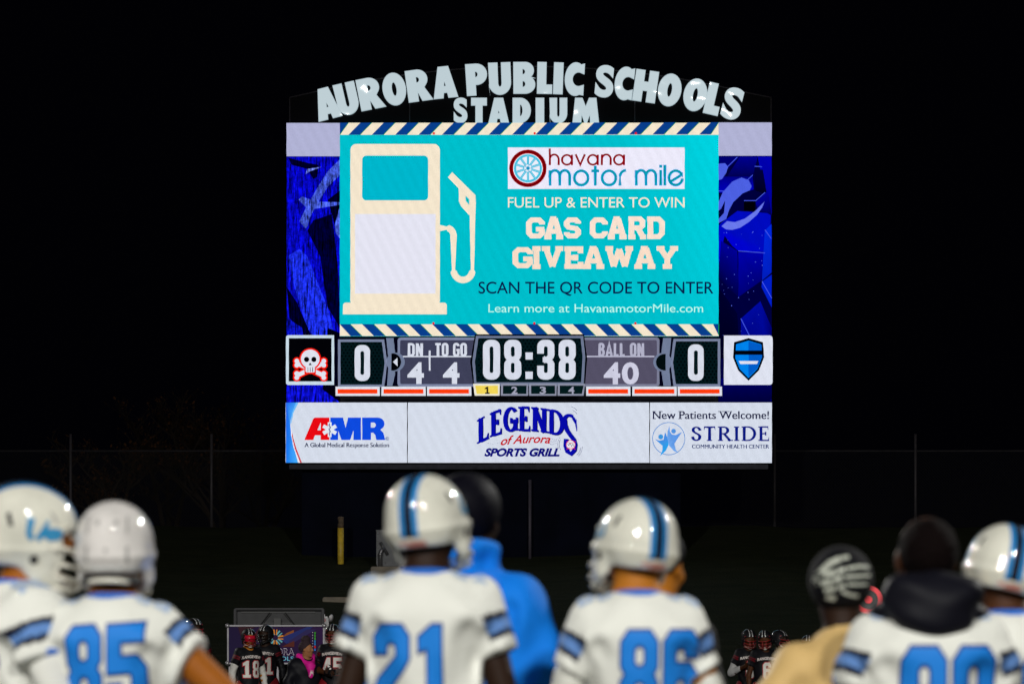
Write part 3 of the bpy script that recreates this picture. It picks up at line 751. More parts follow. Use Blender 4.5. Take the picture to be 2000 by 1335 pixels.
    for x in (606.5, 611, 615.5): s.rect(x - .6, 724, x + .6, 733, (2, 2, 6))
    s.rrect(1408.5, 663, 1502.5, 758, 6, (222, 226, 240), '0110')
    sh = [(1428, 676), (1456, 668), (1484, 676), (1486, 705), (1476, 730), (1456, 750), (1436, 730), (1426, 705)]
    s.poly(sh, (0, 2, 10)); s.poly([(1456 + (x - 1456) * .86, 708 + (y - 708) * .88) for x, y in sh], (0, 130, 235))
    s.poly([(1456, 674), (1481, 681), (1482, 704), (1473, 726), (1456, 743)], (0, 92, 200)); 
    s.poly([(1430, 692), (1482, 692), (1482, 700), (1430, 700)], (0, 2, 10)); s.poly([(1437, 712), (1475, 712), (1472, 718), (1440, 718)], (222, 226, 240))
    return s
score().build('score_graphic', LED, SB)

PAL = (212, 219, 233)
def sponsor_a():
    s = led('a', k=10)
    s.rect(558, 785.5, 795, 903, PAL)
    s.poly([(558.5, 785.5), (578, 785.5), (571, 805), (567, 825), (568.5, 850), (574, 872), (582, 903), (558.5, 903)], 0, [(20, 95, 235), (60, 150, 245), (70, 165, 250), (60, 160, 250), (40, 130, 240), (60, 160, 250), (70, 175, 250), (20, 120, 240)])
    s.poly([(578, 785.5), (583, 785.5), (573, 806), (569, 826), (567.5, 826), (571, 805)], (110, 190, 250))
    s.poly([(567.5, 830), (571, 848), (577, 872), (588, 903), (584, 903), (573, 872), (569, 850)], (245, 245, 255))
    s.poly([(569.5, 838), (573, 856), (579, 876), (589.5, 903), (586.5, 903), (576, 876), (571, 856)], (205, 0, 30))
    B = (14, 74, 222); RD = (232, 8, 18)
    s.poly([(594.5, 858.5), (612, 817), (615, 815), (643.5, 815), (643.5, 858.5), (626.5, 858.5), (626.5, 849.5), (615, 849.5), (612, 858.5)], RD)
    s.poly([(620, 839.5), (626.5, 824.5), (626.5, 839.5)], PAL)
    s.poly([(645.5, 858.5), (645.5, 815), (670, 815), (675, 835), (680, 815), (705, 815), (705, 858.5), (690.5, 858.5), (690.5, 840), (684, 858.5), (667, 858.5), (660.5, 840), (660.5, 858.5)], B)
    s.poly([(707.5, 858.5), (707.5, 815), (738, 815)] + arc(738, 827, 13, 12, -90, 60, 10) + [(743, 838.5), (749, 845), (752.5, 858.5), (735, 858.5), (733, 849), (729, 844.5), (724.5, 844.5), (724.5, 858.5)], B)
    s.poly([(724.5, 824.5), (730, 824.5)] + arc(730, 829.5, 4, 5, -90, 90, 6) + [(724.5, 834.5)], PAL)
    for a in (90, 30, 150): 
        c, sn = math.cos(R(a)), math.sin(R(a)); s.line([(644 - 14.5 * c, 838.5 - 14.5 * sn), (644 + 14.5 * c, 838.5 + 14.5 * sn)], 7.4, (225, 232, 242))
    s.line([(644, 827), (642, 830), (646, 834), (642.5, 838), (645.5, 842), (643, 846), (644, 850)], 1.3, (25, 50, 120)); s.line([(644, 826), (644, 851)], .8, (25, 50, 120))
    s.ring(756.5, 856, 2.8, .8, (14, 74, 150)); s.text('R', 755, 758.3, 857.8, 3.4, (14, 74, 150))
    for dx in (0, .6): s.text('A Global Medical Response Solution', 595 + dx, 759.4 + dx, 872.5, 8.2, (14, 28, 74))
    return s
def sponsor_b():
    s = led('a', k=10)
    s.rect(796.5, 785.5, 1268, 903, PAL)
    B = (6, 10, 168); DB = (4, 4, 90)
    def warp(x, y):
        u = (x - 1017) / 85
        return (x, y - 0 + 26 * u * u * (1.0 if u < 0 else 0.45))
    for dx, c in ((1.6, DB), (0, B)):
        s.glyphs('LEGEND', SER, 933 + dx, 1101 + dx, 794 + dx * .4, 841 + dx * .4, 8.2, 4.6, c, serif=(14, 3.6, 9), gap=.07, warp=warp)
    S2 = [(1126, 836), (1124, 822), (1119, 814)] + arc(1111, 820, 9, 9, -40, -170, 8)[1:] + [(1103.5, 830), (1107, 840), (1113, 849), (1120, 858), (1123, 869), (1121, 880), (1115, 886), (1108, 882), (1104.5, 871), (1105.5, 857)]
    s.line([(x + 1.4, y + .6) for x, y in S2[3:]], 8.6, DB, 6); s.line(S2[2:], 8.6, B, 6); s.poly([(1117, 811), (1122, 815), (1125, 820), (1126, 818), (1127.5, 842), (1126, 842), (1123, 828), (1117, 818)], B)
    s.disc(1114.5, 868.5, 9.2, (215, 20, 40)); s.disc(1114.5, 868.5, 8.2, (232, 232, 244))
    s.line(arc(1115, 860, 9, 5, 20, 160, 8), 1, (220, 30, 50)); s.line(arc(1115, 880, 9, 6, 200, 340, 8), 1, (220, 30, 50))
    s.line([(1108, 866), (1111, 870), (1113, 865), (1116, 871), (1119, 867), (1121, 872)], .9, (40, 40, 70))
    for a in (arc(1112, 818, 17, 18, -70, -30, 6), arc(1112, 816, 19, 22, -80, -40, 6), arc(1112, 872, 22, 22, 5, 50, 6), arc(1112, 872, 25, 26, 0, 45, 6), arc(1112, 868, 20, 20, 150, 210, 6), arc(1112, 868, 23, 22, 160, 205, 6)):
        s.line(a, .8, (90, 95, 130))
    RD = (196, 8, 26)
    def wr(x, y): u = (x - 1017) / 60; return (x, y - 2.5 + 4 * u * u + (1017 - x) * .06)
    s.text('of Aurora', 978, 1075, 868, 16, RD, 0.02, 0.38, wr)
    for x0, x1, y in ((953, 975, 867), (1075, 1092, 858), (1073, 1086, 863), (1072, 1085, 868)):
        for k in range(6): u = x0 + (x1 - x0) * k / 5; s.rect(u, y - abs(k - 2), u + 1.6, y - abs(k - 2) + .9, (120, 125, 160))
    s.text('SPORTS GRILL', 946, 1093, 890.5, 14, (8, 8, 120), 0.05, 0.3)
    return s
def sponsor_c():
    s = led('a', k=10)
    s.rect(1269.5, 785.5, 1507.5, 903.5, PAL); INK = (8, 14, 62); BL = (8, 24, 128)
    for dx in (0, .7): s.text('New Patients Welcome!', 1275 + dx, 1501.3 + dx, 817.5, 15.2, INK)
    SX = [(1277.5, 1), (1277, 0), (1290, 0), (1328, 1), (1328, 0), (1405, 0), (1413, 0), (1421, 0)]
    for x, up in SX: s.rect(x - 3, 816.4 if up else 802.4, x + 4, 817.7 if up else 803.7, INK)
    s.ring(1306, 856, 31.5, 1.3, (60, 130, 205))
    def fig(pts, c1, c2): n = len(pts); s.poly(pts, 0, [c1 if i < n / 2 else c2 for i in range(n)])
    s.disc(1290.5, 852.5, 4.8, (60, 150, 220)); s.disc(1315.5, 841.5, 4.6, (80, 145, 220))
    fig([(1279, 857), (1288, 860), (1296, 858), (1299, 843), (1304, 856), (1306, 868), (1300, 880), (1289, 890), (1294, 878), (1294, 870)], (70, 140, 225), (40, 160, 235))
    fig([(1307, 831), (1308, 842), (1312, 848), (1320, 849), (1332, 843), (1322, 858), (1317, 866), (1320, 878), (1325, 884), (1316, 880), (1307, 870), (1303, 855), (1304, 842)], (90, 150, 230), (110, 165, 235))
    s.glyphs('STRIDE', SER, 1350, 1503, 832.5, 860.5, 5.8, 2.6, BL, serif=(10.5, 2.0, 6), gap=.10)
    for dx in (0, .5): s.text('COMMUNITY HEALTH CENTER', 1351.2 + dx, 1501.5 + dx, 875.3, 7.6, (14, 40, 105))
    return s
for fn in (sponsor_a, sponsor_b, sponsor_c): fn().build('sponsor_panel', LED, SB)
SEAM = pmat('seam_black', (.01, .01, .01), .6, spec=.1)
MB().box((sbx(795), -0.016, sbz(903)), (sbx(796.4), 0.0, sbz(785.5))).build('panel_seam', SEAM, SB)
MB().box((sbx(1268.1), -0.016, sbz(903)), (sbx(1269.4), 0.0, sbz(785.5))).build('panel_seam', SEAM, SB)

# ================================================================== things on the bank
def on_bank(px, py_base):
    """a point of the bank's surface seen at px, py"""
    k = (1288 - py_base) / 7500
    d = (CAMZ + YB * SLOPE) / (SLOPE - k)
    return Vector(((px - 1000) * d / 7500, d, gz(d)))
YEL = pmat('yellow_paint', (0.62, 0.42, 0.035), 0.5, bump=0.2, var=0.25, vscale=9)
RUST = pmat('rusty_brown', (0.11, 0.075, 0.045), 0.8, bump=0.4, var=0.4, vscale=14)
CONC = pmat('concrete', (0.22, 0.19, 0.15), 0.9, bump=0.4, var=0.25, vscale=5)
ALU0 = pmat('bright_steel', (0.34, 0.33, 0.35), 0.4, 0.7)
p = on_bank(665.5, 1100); k = p.y / 7500
b = empty('bollard', p); tag(b, 'yellow painted steel bollard with a rusty worn top on the dark bank', 'bollard')
MB().tube([(0, 0, -.3), (0, 0, 70 * k)], 6.2 * k, 16).build('post', YEL, b, True)
MB().tube([(0, 0, 70 * k), (0, 0, 76 * k), (0.01, 0, 80 * k), (0, 0, 90 * k), (0, 0, 92 * k)], [6.3 * k, 6.2 * k, 5.2 * k, 6.4 * k, 4.5 * k], 16).build('worn_cap', RUST, b, True)
p = on_bank(765, 1122); k = p.y / 7500
b = empty('steel_gusset_anchor', p); tag(b, 'dark grey triangular steel anchor plate with a pipe, bolted on a concrete footing', 'anchor')
mb = MB().box((-40 * k, -.3, -.4), (18 * k, .9, 16 * k), .02); mb.build('footing', CONC, b)
GREY = pmat('grey_steel_paint', (0.085, 0.088, 0.095), 0.5, 0.2, bump=0.15, var=0.2)
pl = [(-28, 17), (-30, 22), (-30, 86), (-32, 88), (-10, 88), (-8, 66), (24, 22), (24, 17)]
v = [(x * k, y, z * k) for y in (0.0, 0.05) for x, z in pl]; n = len(pl)
link_mesh('gusset_plate', mesh_from(v, [tuple(range(n))[::-1], tuple(range(n, 2 * n))] + [(i, (i + 1) % n, n + (i + 1) % n, n + i) for i in range(n)]), GREY, b)
mb = MB().tube([(-22 * k, -.10, 16 * k), (-22 * k, -.10, 40 * k), (-20 * k, -.10, 47 * k), (-14 * k, -.06, 52 * k)], 4 * k, 10); mb.ell((-22 * k, -.1, 40 * k), (5 * k, 5 * k, 5 * k))
mb.tube([(-22 * k, -.06, 64 * k), (-8 * k, -.06, 40 * k)], 3 * k, 8); mb.build('pipe', pmat('pipe_metal', (.22, .22, .23), .35, .7), b, True)
for x, z in ((-27, 82), (-27, 68), (-27, 55), (-27, 30), (-12, 24), (4, 24), (16, 24)): MB().ell((x * k, -.012, z * k), (1.1 * k, .02, 1.1 * k), 8, 6).build('bolt', ALU0, b, True)
p = on_bank(660, 1174)
o = MB().box((-30 * p.y / 7500, 0, -.3), (30 * p.y / 7500, .5, .10), .02).build('concrete_slab', CONC, None)
o.location = p; tag(o, 'flat pale concrete slab lying in the grass bank below the yellow bollard', 'slab')

# ================================================================== far sideline equipment
FD = 54.7
def far_x(px, d=FD): return (px - 1000) * d / 7500
def far_z(py, d=FD): return CAMZ + (1288 - py) * d / 7500
ALU = pmat('aluminium_frame', (0.24, 0.23, 0.25), 0.5, 0.5, bump=0.1, var=0.15)
bd = 57.5
bn = empty('banner_stand', (far_x(550, bd), bd, 0)); tag(bn, 'framed purple school banner with an orange and blue starburst behind the black team', 'banner')
bx = lambda px: (px - 550) * bd / 7500
bz = lambda py: far_z(py, bd)
mb = MB()
mb.box((bx(444), -.04, bz(1222.5)), (bx(634), .04, bz(1219.5)), .006); mb.box((bx(444), -.04, bz(1296)), (bx(634), .04, bz(1293)), .006)
mb.box((bx(444), -.038, bz(1292.8)), (bx(447), .038, bz(1222.7)), .006); mb.box((bx(631), -.038, bz(1292.8)), (bx(634), .038, bz(1222.7)), .006)
for x in (450, 540, 628): mb.box((bx(x) - .03, .05, 0), (bx(x) + .03, .11, bz(1225)), .006)
mb.build('frame', ALU, bn)
for x, z in ((444.5, 1221), (633.5, 1221), (444.5, 1294), (633.5, 1294)): MB().ell((bx(x), -.03, bz(z)), (.035, .035, .035), 10, 8).build('corner_cap', ALU0, bn, True)
s = Screen(-.012, bd / 7500, 550, 1288, CAMZ, .0015)
s.poly([(447, 1222.5), (631, 1222.5), (631, 1293), (447, 1293)], 0, [(34, 22, 62), (52, 26, 74), (48, 22, 66), (34, 26, 66)])
for q, c in (([(508, 1223), (520, 1223), (470, 1293), (455, 1293)], (78, 34, 46)), ([(560, 1235), (574, 1229), (574, 1235), (548, 1246)], (150, 84, 40)), ([(545, 1246), (600, 1223), (612, 1223), (560, 1256)], (42, 52, 120)), ([(565, 1250), (600, 1228), (618, 1228), (560, 1262)], (52, 44, 96)), ([(550, 1262), (575, 1250), (575, 1262)], (96, 44, 38)), ([(465, 1223), (500, 1223), (470, 1240)], (60, 30, 40))): s.poly(q, c)
for i in range(8):
    a = R(22.5 + 45 * i); ca, sa = math.cos(a), math.sin(a); c1, c2 = ((240, 150, 60), (110, 190, 200)) if i % 2 else ((110, 190, 200), (240, 150, 60))
    b1 = R(22.5 + 45 * i + 26); b2 = R(22.5 + 45 * i - 26)
    tip = (538 + 5.5 * ca, 1244 + 5.5 * sa)
    s.line([tip, (538 + 16 * math.cos(a + .2), 1244 + 16 * math.sin(a + .2))], 3.2, c1); s.line([tip, (538 + 16 * math.cos(a - .2), 1244 + 16 * math.sin(a - .2))], 2.2, c2)
s.text('AURORA', 505, 575, 1278, 13, (228, 215, 235), .01); s.text('AURORA', 505.8, 574.2, 1277.2, 11.6, (52, 24, 70), -.006)
s.text('SCHOOLS', 508, 574, 1289, 8, (120, 195, 225), .015)
for i, c in enumerate(((60, 150, 50), (60, 150, 50), (70, 160, 60), (40, 130, 200), (40, 130, 200), (220, 40, 50), (60, 120, 210))): s.rect(614, 1233 + i * 5.4, 617, 1237.5 + i * 5.4, c)
for i in range(7): s.disc(611, 1234 + i * 5.4, .7, (225, 225, 235))
me = mesh_from(s.v, s.f); set_col(me, np.array(s.c, np.float32))
link_mesh('printed_banner', me, attr_mat('vinyl_print', .7, 0, 0), bn)

pb = empty('plastic_table_top', (far_x(546, bd + .5), bd + .5, 0)); tag(pb, 'dark grey moulded plastic panel with a braced back standing up behind the purple banner', 'panel')
px_ = lambda px: (px - 546) * (bd + .5) / 7500
pz_ = lambda py: far_z(py, bd + .5)
PLAS = pmat('grey_plastic', (0.042, 0.042, 0.045), 0.6, spec=.2, bump=0.15, bscale=80, var=0.12)
mb = MB(); mb.box((px_(459), 0.03, 0.2), (px_(632), .10, pz_(1188)), .02); mb.box((px_(459), -.05, pz_(1190.5)), (px_(632), .028, pz_(1186.5)), .012)
mb.box((px_(457), -.06, .2), (px_(462), .028, pz_(1187.2)), .012); mb.box((px_(628.5), -.06, .2), (px_(633.5), .028, pz_(1187.2)), .012); mb.build('board', PLAS, pb)
DKP = pmat('dark_plastic', (0.012, 0.012, 0.013), 0.5)
mb = MB()
mb.box((px_(471), .012, pz_(1196)), (px_(616), .029, pz_(1193)), .003)
for sg in (-1, 1): 
    a = Vector((px_(542 + sg * 15), .02, pz_(1195))); c = Vector((px_(542 + sg * 34), .02, pz_(1220))); mb.tube([a, c], .011, 6)
    a = Vector((px_(542 + sg * 12), .02, pz_(1197))); c = Vector((px_(542 + sg * 27), .02, pz_(1215))); mb.tube([a, c], .006, 6)
mb.box((px_(516), .012, pz_(1217)), (px_(570), .029, pz_(1215)), .002); mb.box((px_(535), -.06, pz_(1222)), (px_(549), .028, pz_(1206.5)), .006)
mb.build('brace', DKP, pb)

WPL = pmat('white_plastic', (0.62, 0.61, 0.62), 0.35, bump=0.05)
cd = 58.5; cl = empty('drinks_cooler', (far_x(644, cd), cd, 0)); tag(cl, 'white plastic drinks cooler, lid tipped up, with a red round badge, beside the purple banner', 'cooler')
cx_ = lambda px: (px - 644) * cd / 7500
cz_ = lambda py: far_z(py, cd)
mb = MB().box((cx_(630), -.02, 1.2), (cx_(642), .26, cz_(1203)), .02); mb.build('body', WPL, cl)
mb = MB().ell((cx_(646), .05, cz_(1206.5)), (.036, .13, .062), 20, 12, Matrix.Rotation(R(14), 3, 'Y')); mb.build('lid', WPL, cl, True)
mb = MB().box((cx_(628), .0, .0), (cx_(652), .3, 1.19), .02); mb.build('stand', pmat('black_crate', (.02, .02, .02), .6), cl)
mb = MB(); mb.tube([(cx_(633), .1, cz_(1203)), (cx_(633.4), .1, cz_(1198.5))], .006, 6); mb.build('spout', WPL, cl)
s = Screen(-.024, cd / 7500, 644, 1288, CAMZ, .001); s.ring(632.5, 1210, 3, 1.3, (190, 24, 40)); s.disc(632.5, 1210, 1.4, (190, 24, 40))
me = mesh_from(s.v, s.f); set_col(me, np.array(s.c, np.float32)); link_mesh('badge', me, CLOTH_SMOOTH, cl)

# chain-crew marker with its bullseye
md = 36.0; ox = (1696 - 1000) * md / 7500
mk = empty('sideline_marker', (ox, md, 0)); tag(mk, 'red and black bullseye sideline marker disc on a pole', 'marker')
zc = CAMZ + (1288 - 1170) * md / 7500; r = 27.5 * md / 7500
MB().tube([(0, .03, 0), (0, .03, zc)], .016, 10).build('pole', pmat('pole_orange', (.45, .09, .02), .5), mk, True)
RDM = pmat('marker_red', (.75, .025, .04), .45)
def disc_mesh(r0, r1, y0, y1, n=48):
    v = []; f = []
    for i in range(n):
        a = 2 * math.pi * i / n
        for rr, y in ((r0, y0), (r1, y0), (r1, y1), (r0, y1)): v.append((rr * math.cos(a), y, zc + rr * math.sin(a)))
    for i in range(n):
        j = (i + 1) % n
        for k in range(4): f.append((i * 4 + k, j * 4 + k, j * 4 + (k + 1) % 4, i * 4 + (k + 1) % 4))
    return mesh_from(v, f)
link_mesh('target_ring', disc_mesh(r * .68, r, -.012, .02), RDM, mk)
link_mesh('target_field', disc_mesh(.001, r * .68, -.006, .018), pmat('marker_black', (.012, .012, .012), .4), mk)
link_mesh('target_centre', disc_mesh(.001, r * .27, -.012, -.0062), RDM, mk)

# ================================================================== people: solid shapes blended in a field and skinned
class Field:
    def __init__(s, lo, hi, h):
        s.lo = np.array(lo, float); s.h = h
        n = np.ceil((np.array(hi) - s.lo) / h).astype(int) + 1
        s.ax = [s.lo[i] + h * np.arange(n[i]) for i in range(3)]
        s.F = np.full(tuple(n), 1.0, np.float32)
    def _sl(s, lo, hi):
        r = []
        for i in range(3):
            a = int(max(0, math.floor((lo[i] - s.lo[i]) / s.h))); b = int(min(s.F.shape[i], math.ceil((hi[i] - s.lo[i]) / s.h) + 1))
            r.append(slice(a, max(b, a)))
        return tuple(r)
    def _xyz(s, sl):
        return s.ax[0][sl[0]][:, None, None], s.ax[1][sl[1]][None, :, None], s.ax[2][sl[2]][None, None, :]
    def op(s, fn, lo, hi, k=0.02, mode='u'):
        m = k + 3 * s.h
        sl = s._sl(np.array(lo) - m, np.array(hi) + m); X, Y, Z = s._xyz(sl); d = fn(X, Y, Z).astype(np.float32)
        A = s.F[sl]
        if mode == 'u':
            hh = np.maximum(k - np.abs(A - d), 0); s.F[sl] = np.minimum(A, d) - hh * hh / (4 * k)
        else:
            d = -d; hh = np.maximum(k - np.abs(A - d), 0); s.F[sl] = np.maximum(A, d) + hh * hh / (4 * k)
    def cap(s, a, b, ra, rb, k=0.02, ys=1.0, mode='u'):
        """tapered limb from a to b; ys widens it front to back"""
        a = np.array(a, float); b = np.array(b, float); r = max(ra, rb)
        def fn(X, Y, Z):
            sc = np.array([1, 1 / ys, 1]); A = a * sc; B = b * sc; d = B - A; L = d @ d + 1e-9
            x, y, z = X - A[0], Y / ys - A[1], Z - A[2]
            t_ = np.clip((x * d[0] + y * d[1] + z * d[2]) / L, 0, 1)
            return (np.sqrt((x - t_ * d[0]) ** 2 + (y - t_ * d[1]) ** 2 + (z - t_ * d[2]) ** 2) - (ra + (rb - ra) * t_)) * min(1, ys)
        e = np.array([r, r * ys, r]); s.op(fn, np.minimum(a, b) - e, np.maximum(a, b) + e, k, mode)
    def ell(s, c, r, k=0.02, M=None, mode='u'):
        c = np.array(c, float); r = np.array(r, float)
        def fn(X, Y, Z):
            x, y, z = X - c[0], Y - c[1], Z - c[2]
            if M is not None:
                m = np.array(M).T; x, y, z = [m[i][0] * x + m[i][1] * y + m[i][2] * z for i in range(3)]
            x, y, z = x / r[0], y / r[1], z / r[2]
            q = np.sqrt(x * x + y * y + z * z); g = np.sqrt((x / r[0]) ** 2 + (y / r[1]) ** 2 + (z / r[2]) ** 2) + 1e-6
            return q * (q - 1) / g
        e = np.full(3, r.max()) if M is not None else r
        s.op(fn, c - e, c + e, k, mode)
    def warp(s, fn):
        X, Y, Z = s.ax[0][:, None, None], s.ax[1][None, :, None], s.ax[2][None, None, :]
        s.F += fn(X, Y, Z).astype(np.float32)
    def cut(s, fn):
        X, Y, Z = s.ax[0][:, None, None], s.ax[1][None, :, None], s.ax[2][None, None, :]
        s.F = np.maximum(s.F, fn(X, Y, Z).astype(np.float32))
    def skin(s):
        F = s.F; F[0] = F[-1] = 1; F[:, 0] = F[:, -1] = 1; F[:, :, 0] = F[:, :, -1] = 1
        ins = F < 0; nx, ny, nz = F.shape
        cnt = np.zeros((nx - 1, ny - 1, nz - 1), np.int8)
        offs = [(i, j, k) for i in (0, 1) for j in (0, 1) for k in (0, 1)]
        for i, j, k in offs: cnt += ins[i:nx - 1 + i, j:ny - 1 + j, k:nz - 1 + k]
        act = np.argwhere((cnt > 0) & (cnt < 8)); idx = np.full(cnt.shape, -1, np.int32); idx[tuple(act.T)] = np.arange(len(act))
        acc = np.zeros((len(act), 3)); num = np.zeros(len(act))
        for a in offs:
            for ax in range(3):
                if a[ax] == 1: continue
                b = list(a); b[ax] = 1
                v0 = F[tuple((act + a).T)]; v1 = F[tuple((act + b).T)]; cr = (v0 < 0) != (v1 < 0)
                t_ = np.where(cr, v0 / np.where(cr, v0 - v1, 1), 0)
                p = np.tile(np.array(a, float), (len(act), 1)); p[:, ax] += t_
                acc += np.where(cr[:, None], p, 0); num += cr
        V = (act + acc / num[:, None]) * s.h + s.lo
        Q = []
        for ax in range(3):
            u, w = [(1, 2), (2, 0), (0, 1)][ax]
            sl0 = [slice(None)] * 3; sl1 = [slice(None)] * 3; sl0[ax] = slice(0, -1); sl1[ax] = slice(1, None)
            e = ins[tuple(sl0)] != ins[tuple(sl1)]
            pts = np.argwhere(e); pts = pts[(pts[:, u] > 0) & (pts[:, w] > 0) & (pts[:, u] < F.shape[u] - 1) & (pts[:, w] < F.shape[w] - 1)]
            sg = ins[tuple(pts.T)]
            def at(du, dw):
                q = pts.copy(); q[:, u] -= du; q[:, w] -= dw; return idx[tuple(q.T)]
            q = np.stack([at(1, 1), at(0, 1), at(0, 0), at(1, 0)], 1)
            q[~sg] = q[~sg][:, ::-1]; Q.append(q)
        Q = np.concatenate(Q); Q = Q[(Q >= 0).all(1)]
        # one gentle smoothing pass
        nb = np.zeros_like(V); c = np.zeros(len(V))
        for i in range(4):
            a, b = Q[:, i], Q[:, (i + 1) % 4]
            np.add.at(nb, a, V[b]); np.add.at(nb, b, V[a]); np.add.at(c, a, 1); np.add.at(c, b, 1)
        V = V * .55 + .45 * nb / np.maximum(c, 1)[:, None]
        return V, Q

def np_mesh(V, Q):
    me = bpy.data.meshes.new('m'); me.vertices.add(len(V)); me.vertices.foreach_set('co', np.asarray(V, np.float32).ravel())
    me.loops.add(Q.size); me.loops.foreach_set('vertex_index', np.ascontiguousarray(Q, np.int32).ravel())
    me.polygons.add(len(Q)); me.polygons.foreach_set('loop_start', np.arange(0, Q.size, 4, dtype=np.int32)); 
    me.polygons.foreach_set('use_smooth', [True] * len(Q)); me.update(calc_edges=True); me.validate()
    return me

def bvh_of(V, Q): return BVHTree.FromPolygons([tuple(v) for v in V], [tuple(int(i) for i in q) for q in Q])

# ---- lettering that lies on cloth or on a helmet
def block_digit(ch, g=0.0):
    """athletic block figures in a box 0.66 x 1: [(outer, holes)] grown by g"""
    s_, c = 0.23, 0.13; w = .66
    def o(x0, y0, x1, y1, c_, e): 
        x0, y0, x1, y1 = x0 - e, y0 - e, x1 + e, y1 + e; c_ = max(.01, c_ + e * .41)
        return [(x0 + c_, y0), (x1 - c_, y0), (x1, y0 + c_), (x1, y1 - c_), (x1 - c_, y1), (x0 + c_, y1), (x0, y1 - c_), (x0, y0 + c_)]
    def grow(p, e):
        if e == 0: return p
        p = np.array(p); n = len(p); out = []
        ar = sum(p[i][0] * p[(i + 1) % n][1] - p[(i + 1) % n][0] * p[i][1] for i in range(n)); e = e if ar > 0 else -e
        for i in range(n):
            d0 = p[i] - p[i - 1]; d1 = p[(i + 1) % n] - p[i]; d0 = d0 / np.linalg.norm(d0); d1 = d1 / np.linalg.norm(d1)
            n0 = np.array([d0[1], -d0[0]]); n1 = np.array([d1[1], -d1[0]]); m = n0 + n1; m = m / max(.3, (m @ n0)); out.append(tuple(p[i] + m * e))
        return out
    if ch == '0': return [o(0, 0, w, 1, c, g), o(s_, s_, w - s_, 1 - s_, .06, -g)]
    if ch == '8':
        out = [(c, 0), (w - c, 0), (w, c), (w, .5 - c * .7), (w - c * .6, .5), (w, .5 + c * .7), (w, 1 - c), (w - c, 1), (c, 1), (0, 1 - c), (0, .5 + c * .7), (c * .6, .5), (0, .5 - c * .7), (0, c)]
        return [grow(out, g), o(s_, .16, w - s_, .42, .05, -g), o(s_, .58, w - s_, .84, .05, -g)]
    if ch == '6':
        return [grow([(c, 0), (w - c, 0), (w, c), (w, .62 - c), (w - c, .62), (s_, .62), (s_, .76), (s_ + .05, .81), (w - s_ - .04, .81), (w - s_, .77), (w - s_, .71), (w, .71), (w, 1 - c), (w - c, 1), (c, 1), (0, 1 - c), (0, c)], g), o(s_, .16, w - s_, .45, .05, -g)]
    if ch == '2':
        return [grow([(0, 0), (w, 0), (w, .20), (s_ + .06, .20), (s_ + .06, .27), (w - .10, .50), (w, .62), (w, 1 - c), (w - c, 1), (c, 1), (0, 1 - c), (0, .68), (s_, .68), (s_, .76), (s_ + .05, .81), (w - s_ - .05, .81), (w - s_, .76), (w - s_, .64), (.06, .38), (0, .28)], g)]
    if ch == '1':
        return [grow([(.06, 0), (.62, 0), (.62, .16), (.47, .16), (.47, 1), (.30, 1), (.06, .86), (.06, .70), (.22, .74), (.22, .16), (.06, .16)], g)] if g < 5 else None
    if ch == '5':
        return [grow([(c, 0), (w - c, 0), (w, c), (w, .62 - c), (w - c, .62), (s_, .62), (s_, .80), (w, .80), (w, 1), (0, 1), (0, .44), (s_ * .9, .44), (w - s_ - .04, .44), (w - s_, .40), (w - s_, .24), (w - s_ - .05, .19), (s_ + .04, .19), (s_, .24), (s_, .30), (0, .30), (0, c)], g)]
    if ch == '4':
        return [grow([(.34, 0), (.58, 0), (.58, .22), (w + .04, .22), (w + .04, .40), (.58, .40), (.58, 1), (.30, 1), (0, .42), (0, .22), (.34, .22)], g), grow([(.22, .42), (.34, .42), (.34, .68)], -g)]
_pf = {}
def fill(polys, key=None, fine=0.0):
    """flat mesh of an outline with holes (even-odd), cut fine enough to be wrapped on a curved surface"""
    if key in _pf: return _pf[key]
    c = bpy.data.curves.new('t', 'CURVE'); c.dimensions = '2D'; c.fill_mode = 'BOTH'
    for poly in polys:
        sp = c.splines.new('POLY'); sp.points.add(len(poly) - 1); sp.use_cyclic_u = True
        for q, p in zip(sp.points, poly): q.co = (p[0], p[1], 0, 1)
    o = bpy.data.objects.new('t', c); COL.objects.link(o); me = bpy.data.meshes.new_from_object(o); bpy.data.objects.remove(o); bpy.data.curves.remove(c)
    bm = bmesh.new(); bm.from_mesh(me); bpy.data.meshes.remove(me)
    if fine:
        for _ in range(6):
            es = [e for e in bm.edges if e.calc_length() > fine]
            if not es: break
            bmesh.ops.subdivide_edges(bm, edges=es, cuts=1, use_grid_fill=False); bmesh.ops.triangulate(bm, faces=[f for f in bm.faces if len(f.verts) > 3])
    bm.verts.index_update(); r = ([v.co.xy[:] for v in bm.verts], [[v.index for v in f.verts] for f in bm.faces]); bm.free()
    if key: _pf[key] = r
    return r
def drape(bvh, pts, faces, ray, off, name, mat, parent, thick=True):
    """lays flat pieces on a surface: ray(u, v) -> (origin, direction)"""
    V = []; ok = []
    for u, v in pts:
        o, d = ray(u, v); h = bvh.ray_cast(Vector(o), Vector(d))
        if h[0] is None: V.append((0, 0, 0)); ok.append(False)
        else:
            V.append(tuple(h[0] - Vector(d).normalized() * off)); ok.append(True)
    faces = [f for f in faces if all(ok[i] for i in f)]
    if not faces: return None
    me = mesh_from(V, faces); 
    return link_mesh(name, me, mat, parent, True)

